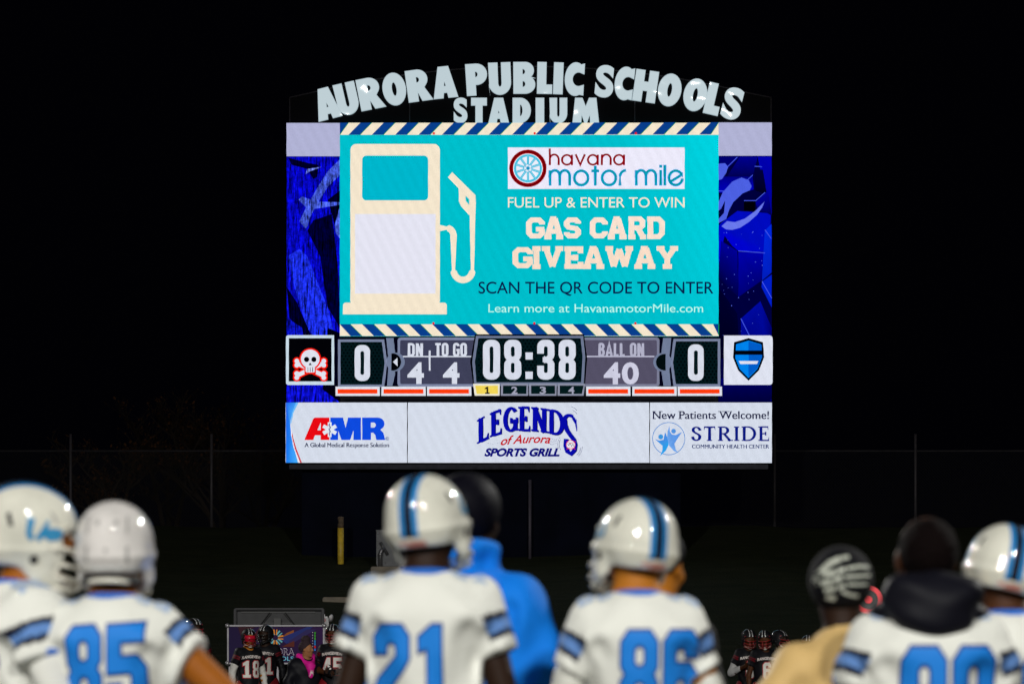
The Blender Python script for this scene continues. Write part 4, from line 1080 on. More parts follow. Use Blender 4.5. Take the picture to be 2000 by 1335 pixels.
# ---- hands with five bent fingers (right hand, wrist at origin, fingers along -Z, palm towards -X)
def make_hand(curl=0.5):
    f = Field((-.075, -.075, -.215), (.05, .075, .05), .0042)
    f.cap((0, 0, .03), (0, 0, -.01), .026, .027, .01, 1.25); f.ell((-.002, 0, -.052), (.017, .041, .052), .012)
    for i, (y, L, r) in enumerate(((.030, .072, .0088), (.010, .082, .0092), (-.011, .076, .0088), (-.030, .060, .0078))):
        p = np.array([-.002, y, -.092]); a = .25 + curl * .35
        for j, (fl, rr) in enumerate(((.45, 1.0), (.32, .92), (.23, .82))):
            q = p + np.array([-math.sin(a) * L * fl, (y * .12) * fl, -math.cos(a) * L * fl]); f.cap(p, q, r * rr, r * rr * .93, .004); p = q; a += curl * (.75 + .12 * i)
    p = np.array([-.008, .030, -.028])
    for d, L, r in (((-.35, .75, -.55), .045, .0125), ((-.45, .35, -.8), .032, .0105), ((-.5, .1, -.85), .026, .0092)):
        d = np.array(d) / np.linalg.norm(d); q = p + d * L; f.cap(p, q, r, r * .9, .006); p = q
    return f.skin()
HAND = make_hand(); FIST = make_hand(1.35)
def place_hand(VQ, wrist, elbow, side, roll=0.0, s=1.0):
    V, Q = VQ; V = V.copy() * s
    if side < 0: V[:, 0] *= -1; Q = Q[:, ::-1]
    d = (Vector(wrist) - Vector(elbow)).normalized(); q = Vector((0, 0, -1)).rotation_difference(d).to_matrix().to_4x4() @ Matrix.Rotation(roll, 4, 'Z')
    M = np.array(q.to_3x3()); return V @ M.T + np.array(wrist), Q

# ---- the shared template: feet at the origin, facing +Y, 1.75 m to the crown of the bare head
HEADC = np.array([0, .015, 1.648])
def head_shapes(f, Rm, hair=None, woman=False):
    """skull, face and ears round HEADC, turned by Rm"""
    Rm = np.array(Rm)
    def T(p): return Rm @ np.array(p) + HEADC
    e = lambda c, r, k=.012, mode='u': f.ell(T(c), r, k, Rm, mode)
    e((0, -.012, .028), (.076, .096, .088)); e((0, .028, -.022), (.063, .070, .088), .03)           # skull, face
    f.cap(T((0, .072, -.098)), T((0, .060, -.086)), .020, .028, .03)                                   # chin
    for sx in (-1, 1):
        e((sx * .030, .088, .012), (.018, .014, .011), .008, 'd')                                      # eye sockets
        e((sx * .030, .077, .010), (.0125, .012, .0105), .004)                                         # eyeballs
        f.cap(T((sx * .014, .093, .030)), T((sx * .046, .080, .030)), .0075, .006, .012)               # brow
        e((sx * .046, .068, -.022), (.020, .020, .018), .02)                                           # cheek
        e((sx * .078, .002, -.002), (.008, .019, .031), .006)                                          # ear
    f.cap(T((0, .094, .014)), T((0, .112, -.022)), .0075, .013, .010); 
    for sx in (-1, 1): e((sx * .011, .102, -.026), (.008, .009, .007), .006)                          # nose
    f.cap(T((-.020, .090, -.054)), T((.020, .090, -.054)), .0085, .0085, .006); f.cap(T((-.016, .089, -.066)), T((.016, .089, -.066)), .009, .009, .006)
    e((0, .103, -.060), (.024, .006, .0025), .003, 'd')                                               # mouth line
def arm_pts(spec, side):
    sh = np.array([side * .185, -.01, 1.400]); el, wr = spec
    return sh, np.array(el, float), np.array(wr, float)
DOWN = {1: ((.275, -.03, 1.15), (.29, .06, .90)), -1: ((-.275, -.03, 1.15), (-.29, .06, .90))}
_bodies = {}
def body_mesh(arms, Rm, h=.0095, hands=True, fist=False, lean=0):
    f = Field((-.62, -.36, -.01), (.62, .40, 1.80), h)
    # legs, trunk, neck
    for sx in (-1, 1):
        f.cap((sx * .095, 0, .90), (sx * .115, .01, .50), .088, .058, .05); f.cap((sx * .115, .005, .50), (sx * .13, -.02, .10), .055, .038, .03)
        f.ell((sx * .117, -.025, .36), (.050, .052, .10), .03); f.cap((sx * .133, -.03, .042), (sx * .140, .12, .030), .030, .022, .03)
    f.cap((0, 0, .93), (0, 0, 1.10), .150, .135, .06, .72); f.cap((0, 0, 1.10), (0, -.005, 1.33), .135, .165, .06, .66)
    f.cap((-.10, -.005, 1.40), (.10, -.005, 1.40), .072, .072, .06); f.ell((0, -.015, 1.45), (.12, .06, .05), .05)
    f.cap((0, -.012, 1.44), (0, .004, 1.58), .062, .056, .04)
    for sd in (-1, 1):
        s_, e_, w_ = arm_pts(arms[sd], sd); f.ell(s_, (.062, .062, .062), .05)
        f.cap(s_, e_, .056, .044, .03); f.cap(e_, w_, .044, .029, .025); m = e_ + (w_ - e_) * .25; f.ell(m, (.047, .047, .047), .03)
    head_shapes(f, Rm)
    V, Q = f.skin()
    if hands:
        for sd in (-1, 1):
            _, e_, w_ = arm_pts(arms[sd], sd); hv, hq = place_hand(FIST if fist else HAND, w_, e_, sd); Q = np.concatenate([Q, hq + len(V)]); V = np.concatenate([V, hv])
    return V, Q

def lower_mesh(kind):
    f = Field((-.32, -.25, .0), (.32, .28, 1.12), .011)
    zc = {'knee': .44, 'long': .09}[kind]
    for sx in (-1, 1):
        f.cap((sx * .095, 0, .92), (sx * .115, .01, .50), .108, .078, .05); f.cap((sx * .115, .01, .50), (sx * .13, -.015, .10), .075, .060 if kind == 'long' else .052, .03)
    f.cap((0, 0, .92), (0, 0, 1.03), .160, .150, .06, .74)
    f.warp(lambda X, Y, Z: .004 * np.sin(Z * 38 + X * 22) * np.sin(Y * 30 + Z * 9)); f.cut(lambda X, Y, Z: zc - Z + 0 * X + 0 * Y); f.cut(lambda X, Y, Z: Z - 1.06 + 0 * X + 0 * Y)
    return f.skin()
LOWER = {k: lower_mesh(k) for k in ('knee', 'long')}
def shoe_mesh(side):
    f = Field((-.07, -.14, -.012), (.07, .24, .16), .008)
    f.ell((0, -.035, .045), (.044, .06, .05), .02); f.cap((0, -.03, .04), (.008 * side, .14, .03), .042, .036, .03); f.cap((0, -.035, .06), (0, -.04, .12), .042, .042, .02)
    f.cut(lambda X, Y, Z: .004 - Z + 0 * X + 0 * Y); f.cut(lambda X, Y, Z: Z - .13 + 0 * X + 0 * Y); V, Q = f.skin(); return V + np.array([side * .135, -.01, 0]), Q
SHOE = {s_: shoe_mesh(s_) for s_ in (-1, 1)}

def jersey_mesh(arms, sleeve=.135, pads=1.0, h=.0105, seed=0, wrinkle=.0095, bulk=1.0, longs=False, grooves=()):
    f = Field((-.64, -.34, .80), (.64, .36, 1.68), h)
    f.cap((0, 0, .93), (0, 0, 1.10), .172 * bulk, .165 * bulk, .05, .78); f.cap((0, 0, 1.10), (0, -.01, 1.32), .165 * bulk, .200 * bulk, .06, .74)
    ax = {}
    for sd in (-1, 1):
        s_, e_, w_ = arm_pts(arms[sd], sd); d = (e_ - s_) / np.linalg.norm(e_ - s_)
        if pads:
            f.ell((sd * .150, -.015, 1.388), (.110, .145, .062), .05, Matrix.Rotation(R(sd * 20), 3, 'Y')); f.ell((sd * .205, -.01, 1.355), (.060, .105, .055), .03)
        else: f.ell(s_, (.085 * bulk, .085 * bulk, .075), .05)
        if longs:
            f.cap((0, -.01, 1.475), s_ * .9, .072, .085, .06); f.cap(s_ - d * .02, e_, .080 * bulk, .066 * bulk, .035); f.cap(e_, w_, .066 * bulk, .048 * bulk, .025)
        else:
            f.cap(s_ - d * .03, s_ + d * (sleeve + .03), .078, .076, .03, 1.15)
        ax[sd] = (s_, d)
    if pads: f.ell((0, -.02, 1.405), (.185, .128, .078), .06); f.ell((0, -.02, 1.455), (.105, .095, .052), .06)
    else: f.ell((0, -.02, 1.430), (.160, .110, .070), .05); f.ell((0, -.02, 1.465), (.085, .085, .050), .04)
    rd = random.Random(seed); ph = [rd.uniform(0, 6.3) for _ in range(6)]
    f.warp(lambda X, Y, Z: wrinkle * (np.sin(Z * 30 + X * 24 + ph[0] + 1.6 * np.sin(X * 15 + ph[1])) * .5 + np.sin(Z * 22 - np.abs(X) * 36 + ph[2] + 1.3 * np.sin(Y * 18 + ph[3] + Z * 9)) * .6) * np.clip((1.45 - Z) * 6, .40 if longs else .10, 1) * np.clip(np.abs(X) * 7, .22, 1.4))
    for sd in (-1, 1):
        s_, d = ax[sd]
        if longs:
            _, e_, w_ = arm_pts(arms[sd], sd); dd = (w_ - e_) / np.linalg.norm(w_ - e_)
            f.cut(lambda X, Y, Z: np.where(((X - w_[0]) ** 2 + (Y - w_[1]) ** 2 + (Z - w_[2]) ** 2) < .12 ** 2, (X - w_[0]) * dd[0] + (Y - w_[1]) * dd[1] + (Z - w_[2]) * dd[2] - .01, -1))
        else:
            f.cut(lambda X, Y, Z: np.where(sd * X > .19, (X - s_[0]) * d[0] + (Y - s_[1]) * d[1] + (Z - s_[2]) * d[2] - sleeve, -1))
    for ga, gb, gr in grooves: f.cap(ga, gb, gr, gr * .7, .05, 1.0, 'd')
    f.cap((0, .02, 1.455), (0, .05, 1.70), .068, .092, .012, 1.1, 'd')
    f.cut(lambda X, Y, Z: .93 - Z + 0 * X + 0 * Y)
    V, Q = f.skin(); return V, Q, ax

def colour_jersey(V, ax, base, bands, collar, panel, edge=.004):
    C = np.tile(np.array(base), (len(V), 1))
    if panel is not None:
        m = (np.abs(V[:, 1] + .005) < .022) & (V[:, 2] < 1.34) & (np.abs(V[:, 0]) > .12); C[m] = panel
    for sd in (-1, 1):
        s_, d = ax[sd]; t_ = (V - s_) @ d; on = (sd * V[:, 0] > .175)
        rad = V - s_ - t_[:, None] * d
        outer = on & (sd * rad[:, 0] > edge)
        for a, b, c in bands: C[outer & (t_ > a) & (t_ <= b)] = c
    if collar is not None:
        rr = np.hypot(V[:, 0], (V[:, 1] + .0) * .9); C[(V[:, 2] > 1.42) & (rr < .094) & (rr > .05)] = collar
    return C

# ---- helmets (origin at the skull's middle, face towards +Y)
def helmet_mesh(h=.0052):
    f = Field((-.15, -.18, -.19), (.15, .20, .17), h)
    f.ell((0, -.012, .012), (.121, .148, .126), .02); f.ell((0, .035, -.055), (.113, .105, .088), .05); f.ell((0, -.075, -.045), (.100, .072, .062), .04)
    f.cap((-.018, -.155, -.01), (-.018, .09, .126), .004, .004, .01) if False else None
    for sx in (-1, 1):
        f.cap((sx * .088, .03, -.10), (sx * .074, .098, -.118), .030, .022, .03)
    # ridge round the back
    def ridge(X, Y, Z): return .0045 * np.exp(-((Z + .028 - .03 * np.clip(Y * 6, -1, 1)) / .010) ** 2) * (Y < .05)
    f.warp(lambda X, Y, Z: -ridge(X, Y, Z))
    f.ell((0, -.005, -.005), (.104, .128, .112), .004, None, 'd'); f.cap((0, -.01, -.03), (0, .0, -.20), .093, .090, .01, 1.12, 'd')
    # face opening and lower rim
    f.op(lambda X, Y, Z: np.maximum(np.maximum(np.abs(X) - .090, .062 - Y + .35 * np.maximum(-Z - .05, 0)), np.maximum(Z - .045 + .3 * np.abs(X), -.30 - Z)), (-.1, .05, -.2), (.1, .2, .06), .012, 'd')
    f.cut(lambda X, Y, Z: np.minimum(np.maximum(-.108 - Z, Y - .0), 1) * (Y < .0) + (Y >= .0) * np.minimum((-.108 - .55 * np.clip(Y, 0, .07) - Z), 1))
    return f.skin()
def taubin(V, Q, it=8):
    for k in range(it * 2):
        nb = np.zeros_like(V); c = np.zeros(len(V))
        for i in range(4):
            a, b_ = Q[:, i], Q[:, (i + 1) % 4]; np.add.at(nb, a, V[b_]); np.add.at(nb, b_, V[a]); np.add.at(c, a, 1); np.add.at(c, b_, 1)
        V = V + (.55 if k % 2 == 0 else -.57) * (nb / np.maximum(c, 1)[:, None] - V)
    return V
HV, HQ = helmet_mesh(); HV = taubin(HV, HQ); HBVH = bvh_of(HV, HQ); HME = np_mesh(HV, HQ)

def helmet_paint(name, base, stripes, rough=0.12):
    m, nt, p = nm(name); p.inputs['Roughness'].default_value = .55; p.inputs['Specular IOR Level'].default_value = .15; p.inputs['Coat Weight'].default_value = 1; p.inputs['Coat IOR'].default_value = 1.75; p.inputs['Coat Roughness'].default_value = .012
    N = nt.nodes.new; L = nt.links.new
    tc = N('ShaderNodeTexCoord'); sx = N('ShaderNodeSeparateXYZ'); L(tc.outputs['Object'], sx.inputs[0])
    ns = N('ShaderNodeTexNoise'); ns.inputs['Scale'].default_value = 9; ns.inputs['Detail'].default_value = 6; L(tc.outputs['Object'], ns.inputs['Vector'])
    mr = N('ShaderNodeMapRange'); mr.inputs[1].default_value = .35; mr.inputs[2].default_value = .75; mr.inputs[3].default_value = 1.0; mr.inputs[4].default_value = .78; L(ns.outputs['Fac'], mr.inputs[0])
    vm = N('ShaderNodeVectorMath'); vm.operation = 'SCALE'; vm.inputs[0].default_value = base; L(mr.outputs[0], vm.inputs['Scale']); cur = vm.outputs[0]
    ab = N('ShaderNodeMath'); ab.operation = 'ABSOLUTE'; L(sx.outputs['X'], ab.inputs[0])
    for wdt, c in stripes:
        lt = N('ShaderNodeMath'); lt.operation = 'LESS_THAN'; lt.inputs[1].default_value = wdt; L(ab.outputs[0], lt.inputs[0])
        zz = N('ShaderNodeMath'); zz.operation = 'GREATER_THAN'; zz.inputs[1].default_value = -.072; L(sx.outputs['Z'], zz.inputs[0])
        mu = N('ShaderNodeMath'); mu.operation = 'MULTIPLY'; L(lt.outputs[0], mu.inputs[0]); L(zz.outputs[0], mu.inputs[1])
        mx = N('ShaderNodeMix'); mx.data_type = 'RGBA'; L(mu.outputs[0], mx.inputs['Factor']); L(cur, mx.inputs['A']); mx.inputs['B'].default_value = (*c, 1); cur = mx.outputs['Result']
    L(cur, p.inputs['Base Color']); return m
HBLUE = (.02, .20, .50); HBLK = (.004, .006, .02)
PAINT_STRIPED = helmet_paint('white_helmet_striped', (.72, .71, .62), [(.030, HBLUE), (.0125, HBLK)])
PAINT_WHITE = helmet_paint('white_helmet_plain', (.70, .67, .65), [])
PAINT_BLACK = helmet_paint('black_helmet', (.006, .006, .008), [])
MASK_WHITE = pmat('white_facemask', (.62, .60, .52), .35, coat=.4); MASK_RED = pmat('red_facemask', (.22, .008, .012), .3, coat=.5); MASK_BLACK = pmat('black_facemask', (.01, .01, .01), .3, coat=.4)
VISOR_RED = pmat('red_visor', (.45, .008, .03), .08, coat=1.0, spec=.8)
DARKHOLE = pmat('dark_opening', (.015, .015, .015), .7); DECAL_BLUE = pmat('blue_decal', (.02, .23, .46), .35, coat=.5); DECAL_ORANGE = pmat('orange_decal', (.50, .10, .04), .5); DECAL_WHITE = pmat('white_decal', (.75, .75, .75), .4); DECAL_GREY = pmat('grey_vent_rim', (.34, .33, .32), .5)
LINER = pmat('helmet_padding', (.03, .03, .03), .8)
def arc_bar(z, y0, y1, wx=.098, n=12, rx=1.0):
    return [(wx * math.cos(a), y0 + (y1 - y0) * math.sin(a) ** .8 if math.sin(a) > 0 else y0, z - .012 * math.sin(a)) for a in [math.pi * i / n for i in range(n + 1)]]
def mask_shape():
    mb = MB()
    for z, y0, y1 in ((-.012, .075, .165), (-.060, .085, .192), (-.098, .085, .188), (-.128, .075, .165)): mb.tube(arc_bar(z, y0, y1), .0055, 7)
    for sx in (-1, 1):
        mb.tube([(sx * .030, .165, -.018), (sx * .030, .190, -.066), (sx * .028, .184, -.105), (sx * .024, .160, -.140)], .0052, 7)
        mb.tube([(sx * .098, .075, -.012), (sx * .104, .07, .0), (sx * .098, .06, .03), (sx * .085, .098, .052)], .0052, 7); mb.tube([(sx * .098, .085, -.060), (sx * .1, .08, -.10), (sx * .098, .075, -.128)], .0052, 7)
    return mb
def lug(mb): 
    return mb
def wear_helmet(parent, Rm, scale, paint, mask, decal=None, rear=None, vents=True, visor=None, modern=False, head_c=HEADC):
    M = Matrix.Translation(Vector(head_c)) @ Matrix(Rm).to_4x4() @ Matrix.Scale(scale, 4)
    o = link_mesh('helmet', HME.copy() if paint is None else HME, None, parent)
    if not HME.materials: HME.materials.append(paint)
    o.material_slots[0].link = 'OBJECT'; o.material_slots[0].material = paint
    o.matrix_local = M
    mask_shape().build('facemask', mask, o, True)
    mb = MB().tube([(-.100, .04, -.085), (-.082, .10, -.125), (-.04, .135, -.146), (0, .145, -.150), (.04, .135, -.146), (.082, .10, -.125), (.100, .04, -.085)], .011, 8, flat=.35); mb.ell((0, .135, -.146), (.034, .022, .024)); mb.build('chin_strap', mask if mask is not MASK_RED else MASK_WHITE, o, True)
    def side_ray(sx): return lambda u, v: ((sx * .4, u, v), (-sx, 0, 0))
    back = lambda u, v: ((u, -.5, v), (0, 1, 0))
    top = lambda u, v: ((u, v - .0, .5), (0, -.25, -1))
    dk = []
    def dr(poly, ray, off, mat, nm_, fine=.012):
        pts, fs = fill([poly], None, fine); return drape(HBVH, pts, fs, ray, off, nm_, mat, o)
    for sx in (-1, 1):
        dr([(.012 + .013 * math.cos(a), -.052 + .014 * math.sin(a)) for a in np.linspace(0, 6.28, 16)[:-1]], side_ray(sx), .0012, DARKHOLE, 'ear_hole')
        if vents:
            dr([(-.072, .030), (-.060, .034), (-.072, .068), (-.084, .062)], side_ray(sx), .0012, DARKHOLE, 'vent'); dr([(.035, .085), (.044, .082), (.066, .060), (.058, .056)], side_ray(sx), .0012, DECAL_GREY, 'vent')
            # jaw lug that carries the mask
            mb = MB().box((sx * .106 - .009, .048, -.030), (sx * .106 + .009, .084, -.002), .004); mb.build('mask_clip', mask, o, True)
    if modern:
        for sx in (-1, 1):
            dr([(sx * .022, .045), (sx * .036, .045), (sx * .036, .062), (sx * .022, .062)], back, .0014, DECAL_GREY, 'vent'); dr([(sx * .058, .02), (sx * .066, .02), (sx * .063, .078), (sx * .055, .078)], back, .0014, DECAL_GREY, 'vent'); dr([(sx * .058, -.07), (sx * .068, -.07), (sx * .068, -.02), (sx * .058, -.02)], back, .0014, DECAL_GREY, 'vent')
        dr([(.0 + .007 * math.cos(a), -.035 + .007 * math.sin(a)) for a in np.linspace(0, 6.28, 12)[:-1]], back, .0014, DECAL_GREY, 'rivet')
        pts = [(x, -.118 + .006 * math.cos(x * 18), z) for x, z in zip(np.linspace(-.08, .08, 12), [-.112] * 12)]
        MB().tube([(.095 * math.sin(a), -.105 * math.cos(a) - .012, -.118) for a in np.linspace(-1.15, 1.15, 16)], .014, 8, flat=.6).build('neck_padding', LINER, o, True)
        MB().tube([(.088 * math.sin(a), -.112 * math.cos(a) - .016, -.124) for a in np.linspace(-.8, .8, 16)], .008, 8, flat=.6).build('nape_strap', MASK_WHITE, o, True)
    if rear is not None:
        dr([(-.046, -.100), (.046, -.100), (.050, -.081), (-.050, -.081)], back, .003, DECAL_WHITE if rear == 'w' else PAINT_WHITE, 'rear_bumper')
        if rear != 'w':
            v, fs = font_mesh(rear, 0.045); lo = v.min(0); hi = v.max(0)
            pts = [(-.042 + .084 * (a - lo[0]) / (hi[0] - lo[0]), -.0985 + .0155 * (b - lo[1]) / (hi[1] - lo[1])) for a, b in v]
            drape(HBVH, pts, fs, back, .0045, 'bumper_lettering', DECAL_ORANGE, o)
    if decal == 'blue':
        for sx in (-1, 1):
            # joined initials, V then P, leaning forwards
            for poly in ([(-.030, .052), (-.008, .052), (-.012, .012), (-.002, .0), (-.012, -.012), (-.020, -.006), (-.028, .008)], [(.000, .000), (.028, .052), (.036, .046), (.030, .030), (.072, .030), (.080, .016), (.070, -.002), (.040, -.006), (.022, .004), (.012, -.012)]):
                dr([(u + .005, v + .012) for u, v in poly], side_ray(sx), .0016, DECAL_BLUE, 'initial_decal')
    if decal == 'dots':
        for r_ in (-1, 1):
            for k in range(5):
                a = .35 + k * .26; y, z = .150 * math.cos(a), .012 + .128 * math.sin(a)
                c = Vector((r_ * .022, y, z)); d = -Vector((0, math.cos(a), math.sin(a)))
                side = Vector((1, 0, 0)); upv = d.cross(side)
                drape(HBVH, [(-.006, -.007), (.006, -.007), (.006, .007), (-.006, .007)], [(0, 1, 2, 3)], lambda u, v: (c - d * .2 + side * u + upv * v, d), .0016, 'helmet_sticker', DECAL_WHITE, o)
        drape(HBVH, [(-.034, .052), (.034, .052), (.032, .068), (-.032, .068)], [(0, 1, 2, 3)], lambda u, v: ((u, .5, v), (0, -1, 0)), .003, 'front_bumper', DECAL_WHITE, o)
    if visor:
        n = 14; vs = []; 
        for z in (.030, -.060):
            for i in range(n + 1):
                a = math.pi * i / n; vs.append((.086 * math.cos(a), .075 + .075 * math.sin(a) ** .8 if 0 < i < n else .075, z - (.0 if z > 0 else .01)))
        fs = [(i, i + 1, n + 2 + i, n + 1 + i) for i in range(n)]
        vo = link_mesh('visor', mesh_from(vs, fs), visor, o, True); md_ = vo.modifiers.new('s', 'SOLIDIFY'); md_.thickness = .003
    return o

SKIN = {}
def skin_mat(name, col):
    if name not in SKIN: SKIN[name] = pmat('skin_' + name, col, .55, spec=.12, bump=.1, bscale=90, var=.12, vscale=12)
    return SKIN[name]
BLUE_NUM = pmat('blue_numeral_twill', (.010, .195, .66), .6, spec=.2, bump=.15, bscale=60); NAVY_NUM = pmat('navy_numeral_edge', (.006, .035, .20), .6); PALE_NUM = pmat('pale_blue_numeral', (.36, .46, .64), .7)
WHITE_NUM = pmat('white_numeral', (.62, .60, .56), .6); RED_NUM = pmat('red_numeral_edge', (.35, .01, .02), .6); TXT_NUM = pmat('white_name_lettering', (.66, .58, .56), .6)
_lower_me = {}
def lower_parts(root, pants_col, kind='knee', shoe_col=(.05, .05, .055)):
    V, Q = LOWER[kind]
    if (kind, pants_col) not in _lower_me:
        me = np_mesh(V, Q); set_col(me, np.tile(np.array(pants_col), (len(V), 1))); me.materials.append(CLOTH_SMOOTH); _lower_me[(kind, pants_col)] = me
    link_mesh('pants', _lower_me[(kind, pants_col)], None, root)
    for sd in (-1, 1):
        if (sd, shoe_col) not in _lower_me:
            me = np_mesh(*SHOE[sd]); set_col(me, np.tile(np.array(shoe_col), (len(me.vertices), 1))); me.materials.append(CLOTH_SMOOTH); _lower_me[(sd, shoe_col)] = me
        link_mesh('shoe', _lower_me[(sd, shoe_col)], None, root)
def slim(V, xs):
    V = V.copy(); g = np.interp(V[:, 2], [1.0, 1.46, 1.53], [xs, xs, 1.0]); V[:, 0] *= np.where((np.abs(V[:, 0]) < .205) & (V[:, 2] < 1.12), np.interp(V[:, 2], [.85, 1.1], [1.0, xs]), g); return V
def add_body(root, arms, Rm, skin, sleeves=None, h=.0095, fist=False, xs=1.0):
    V, Q = body_mesh(arms, Rm, h, fist=fist); V = slim(V, xs); me = np_mesh(V, Q)
    o = link_mesh('body', me, skin, root); return o, V, Q
def arm_sleeve(root, arms, sd, col, t0=.12, end=1.0, r=1.0, xs=.81):
    """a tight sleeve from the upper arm to the wrist"""
    s_, e_, w_ = arm_pts(arms[sd], sd); w2 = e_ + (w_ - e_) * end; f = Field(np.minimum(np.minimum(s_, e_), w2) - .09, np.maximum(np.maximum(s_, e_), w2) + .09, .009)
    a = s_ + (e_ - s_) * t0; f.cap(a, e_, .060 * r, .050 * r, .02); f.cap(e_, w2, .051 * r, .036 * r, .02); m = e_ + (w2 - e_) * .25; f.ell(m, (.053 * r,) * 3, .02)
    f.warp(lambda X, Y, Z: .002 * np.sin(Z * 80 + X * 60)); V, Q = f.skin(); V = slim(V, xs); me = np_mesh(V, Q); set_col(me, np.tile(np.array(col), (len(V), 1)))
    return link_mesh('arm_sleeve', me, CLOTH_SMOOTH, root)
def number(jo, bvh, txt, z0, hgt, x0, side, fillm, edgem, slant=0.0, gap=.08, edge=.035, adv=.66):
    """figures on the back (side = -1) or chest (+1); x0 = middle, seen by whoever reads them"""
    w = hgt * adv; n = len(txt); tot = n * w + (n - 1) * gap * hgt
    for layer, (g, mat, off) in enumerate(((edge, edgem, .003), (0.0, fillm, .0055))):
        for i, ch in enumerate(txt):
            pts, fs = fill(block_digit(ch, g), ('d', ch, g, round(hgt, 3)), .10)
            u0 = x0 - tot / 2 + i * (w + gap * hgt)
            P2 = [(u0 + p[0] * hgt * adv / .66, z0 + p[1] * hgt + slant * (u0 + p[0] * hgt - x0)) for p in pts]
            ray = (lambda u, v: ((u, -1, v), (0, 1, 0))) if side < 0 else (lambda u, v: ((-u, 1, v), (0, -1, 0)))
            drape(bvh, P2, fs, ray, off, 'numeral' if layer else 'numeral_edge', mat, jo)
def name_text(jo, bvh, txt, z, hgt, w, side, mat, bow=0.02):
    v, fs = font_mesh(txt, .03); lo = v.min(0); hi = v.max(0); P2 = []
    for a, b in v:
        u = (a - lo[0]) / (hi[0] - lo[0]) - .5; P2.append((u * w, z + (b - lo[1]) / (hi[1] - lo[1]) * hgt - bow * 4 * u * u))
    drape(bvh, P2, fs, (lambda u, v_: ((-u, 1, v_), (0, -1, 0))) if side > 0 else (lambda u, v_: ((u, -1, v_), (0, 1, 0))), .004, 'team_lettering', mat, jo)
def shoulder_number(jo, bvh, txt, cx, sd):
    for i, ch in enumerate(txt):
        pts, fs = fill(block_digit(ch, 0.0), ('s', ch), .12)
        P2 = [(cx + sd * .0 + (-.045 + i * .05) + p[0] * .062, -.070 + p[1] * .085) for p in pts]
        drape(bvh, P2, fs, lambda u, v: ((u, v, 2.0), (0, 0, -1)), .003, 'shoulder_numeral', PALE_NUM, jo)

GROOVES = (((-.165, -.150, 1.36), (-.10, -.185, 1.25), .031), ((.165, -.150, 1.35), (.115, -.180, 1.24), .031), ((-.20, -.135, 1.29), (-.06, -.19, 1.19), .024), ((.19, -.14, 1.28), (.09, -.185, 1.17), .024),
           ((-.235, -.10, 1.37), (-.19, -.115, 1.30), .012), ((.235, -.10, 1.37), (.19, -.115, 1.30), .012), ((.03, -.187, 1.11), (.13, -.165, 1.07), .014), ((-.14, -.165, 1.12), (-.04, -.187, 1.06), .014))
JW = (.715, .72, .67); JBLUE = (.11, .23, .52); JBLK = (.006, .007, .02); JPANEL = (.02, .15, .60)
BANDS = [(.012, .030, JBLK), (.030, .060, JBLUE), (.060, .078, JBLK)]
def rot(yaw=0, pitch=0, roll=0): return Euler((R(pitch), R(roll), R(yaw)), 'ZYX').to_matrix() if False else (Matrix.Rotation(R(yaw), 3, 'Z') @ Matrix.Rotation(R(pitch), 3, 'X') @ Matrix.Rotation(R(roll), 3, 'Y'))
HS = .83; HTOP = 1.648 + .138 * HS; XS = .78
def white_player(label, px, py_top, d, yaw, head, num, skin, arms=None, helmet='striped', shoulder=True, rear='TIGERS', group='football players in white along the near sideline', num_x=0, num_z=1.0, sleeves=(), seed=0, slant=0.0, bare_top=None, num_s=1.0, xs=XS, hs=HS):
    top = CAMZ + (1288 - py_top) * d / 7500
    sc = top / (1.648 + .138 * hs if bare_top is None else bare_top)
    root = empty('person', ((px - 1000) * d / 7500, d, 0), R(yaw), sc); tag(root, label, 'person', group)
    A = dict(DOWN); A.update(arms or {}); Rm = rot(*head)
    add_body(root, A, Rm, skin, xs=xs)
    lower_parts(root, (.66, .66, .62), 'knee', (.6, .6, .6))
    V, Q, ax = jersey_mesh(A, seed=seed, sleeve=.112, h=.0075, wrinkle=.012, grooves=GROOVES); C = colour_jersey(V, ax, JW, BANDS, JPANEL, JPANEL); V[:, 0] *= xs; me = np_mesh(V, Q); set_col(me, C)
    jo = link_mesh('jersey', me, CLOTH, root); bv = bvh_of(V, Q)
    number(jo, bv, num, num_z, .225 * num_s, num_x, -1, BLUE_NUM, NAVY_NUM, slant, adv=.42)
    if shoulder:
        for sd in (-1, 1): shoulder_number(jo, bv, num, sd * .115, sd)
    for sd, col, t0, end in sleeves: arm_sleeve(root, A, sd, col, t0, end, xs=xs)
    if helmet: wear_helmet(root, Rm, hs, PAINT_STRIPED if helmet == 'striped' else PAINT_WHITE, MASK_WHITE, 'blue' if helmet == 'striped' else None, rear if helmet == 'striped' else 'w', helmet == 'striped', None, helmet == 'modern')
    return root, A, V, Q
SK_DARK = skin_mat('deep_brown', (.020, .009, .005)); SK_MID = skin_mat('brown', (.27, .082, .008)); SK_TAN = skin_mat('tan', (.37, .130, .014)); SK_BRN = skin_mat('dark_brown', (.055, .020, .008))
NUMZ = 1.160
white_player('player in a striped white helmet facing sideways to show blue initials and its facemask', 47, 940, 10.7, -62, (-14, -8, 16), '82', SK_MID, hs=.93, arms={1: ((.30, .02, 1.16), (.20, .22, 1.05)), -1: ((-.28, .02, 1.15), (-.22, .2, 1.02))}, seed=3, num_z=NUMZ, sleeves=((1, (.62, .62, .58), .5, .9),))
white_player('player with number 85 on the back in a plain white ridged helmet, arm bent out', 222, 978, 10.6, -6, (2, -6, 0), '85', SK_MID, hs=.86, arms={1: ((.47, -.05, 1.20), (.62, .10, 1.03)), -1: ((-.28, .02, 1.15), (-.20, .2, 1.0))}, helmet='modern', seed=5, num_z=NUMZ + .048, num_x=.008, slant=.05)
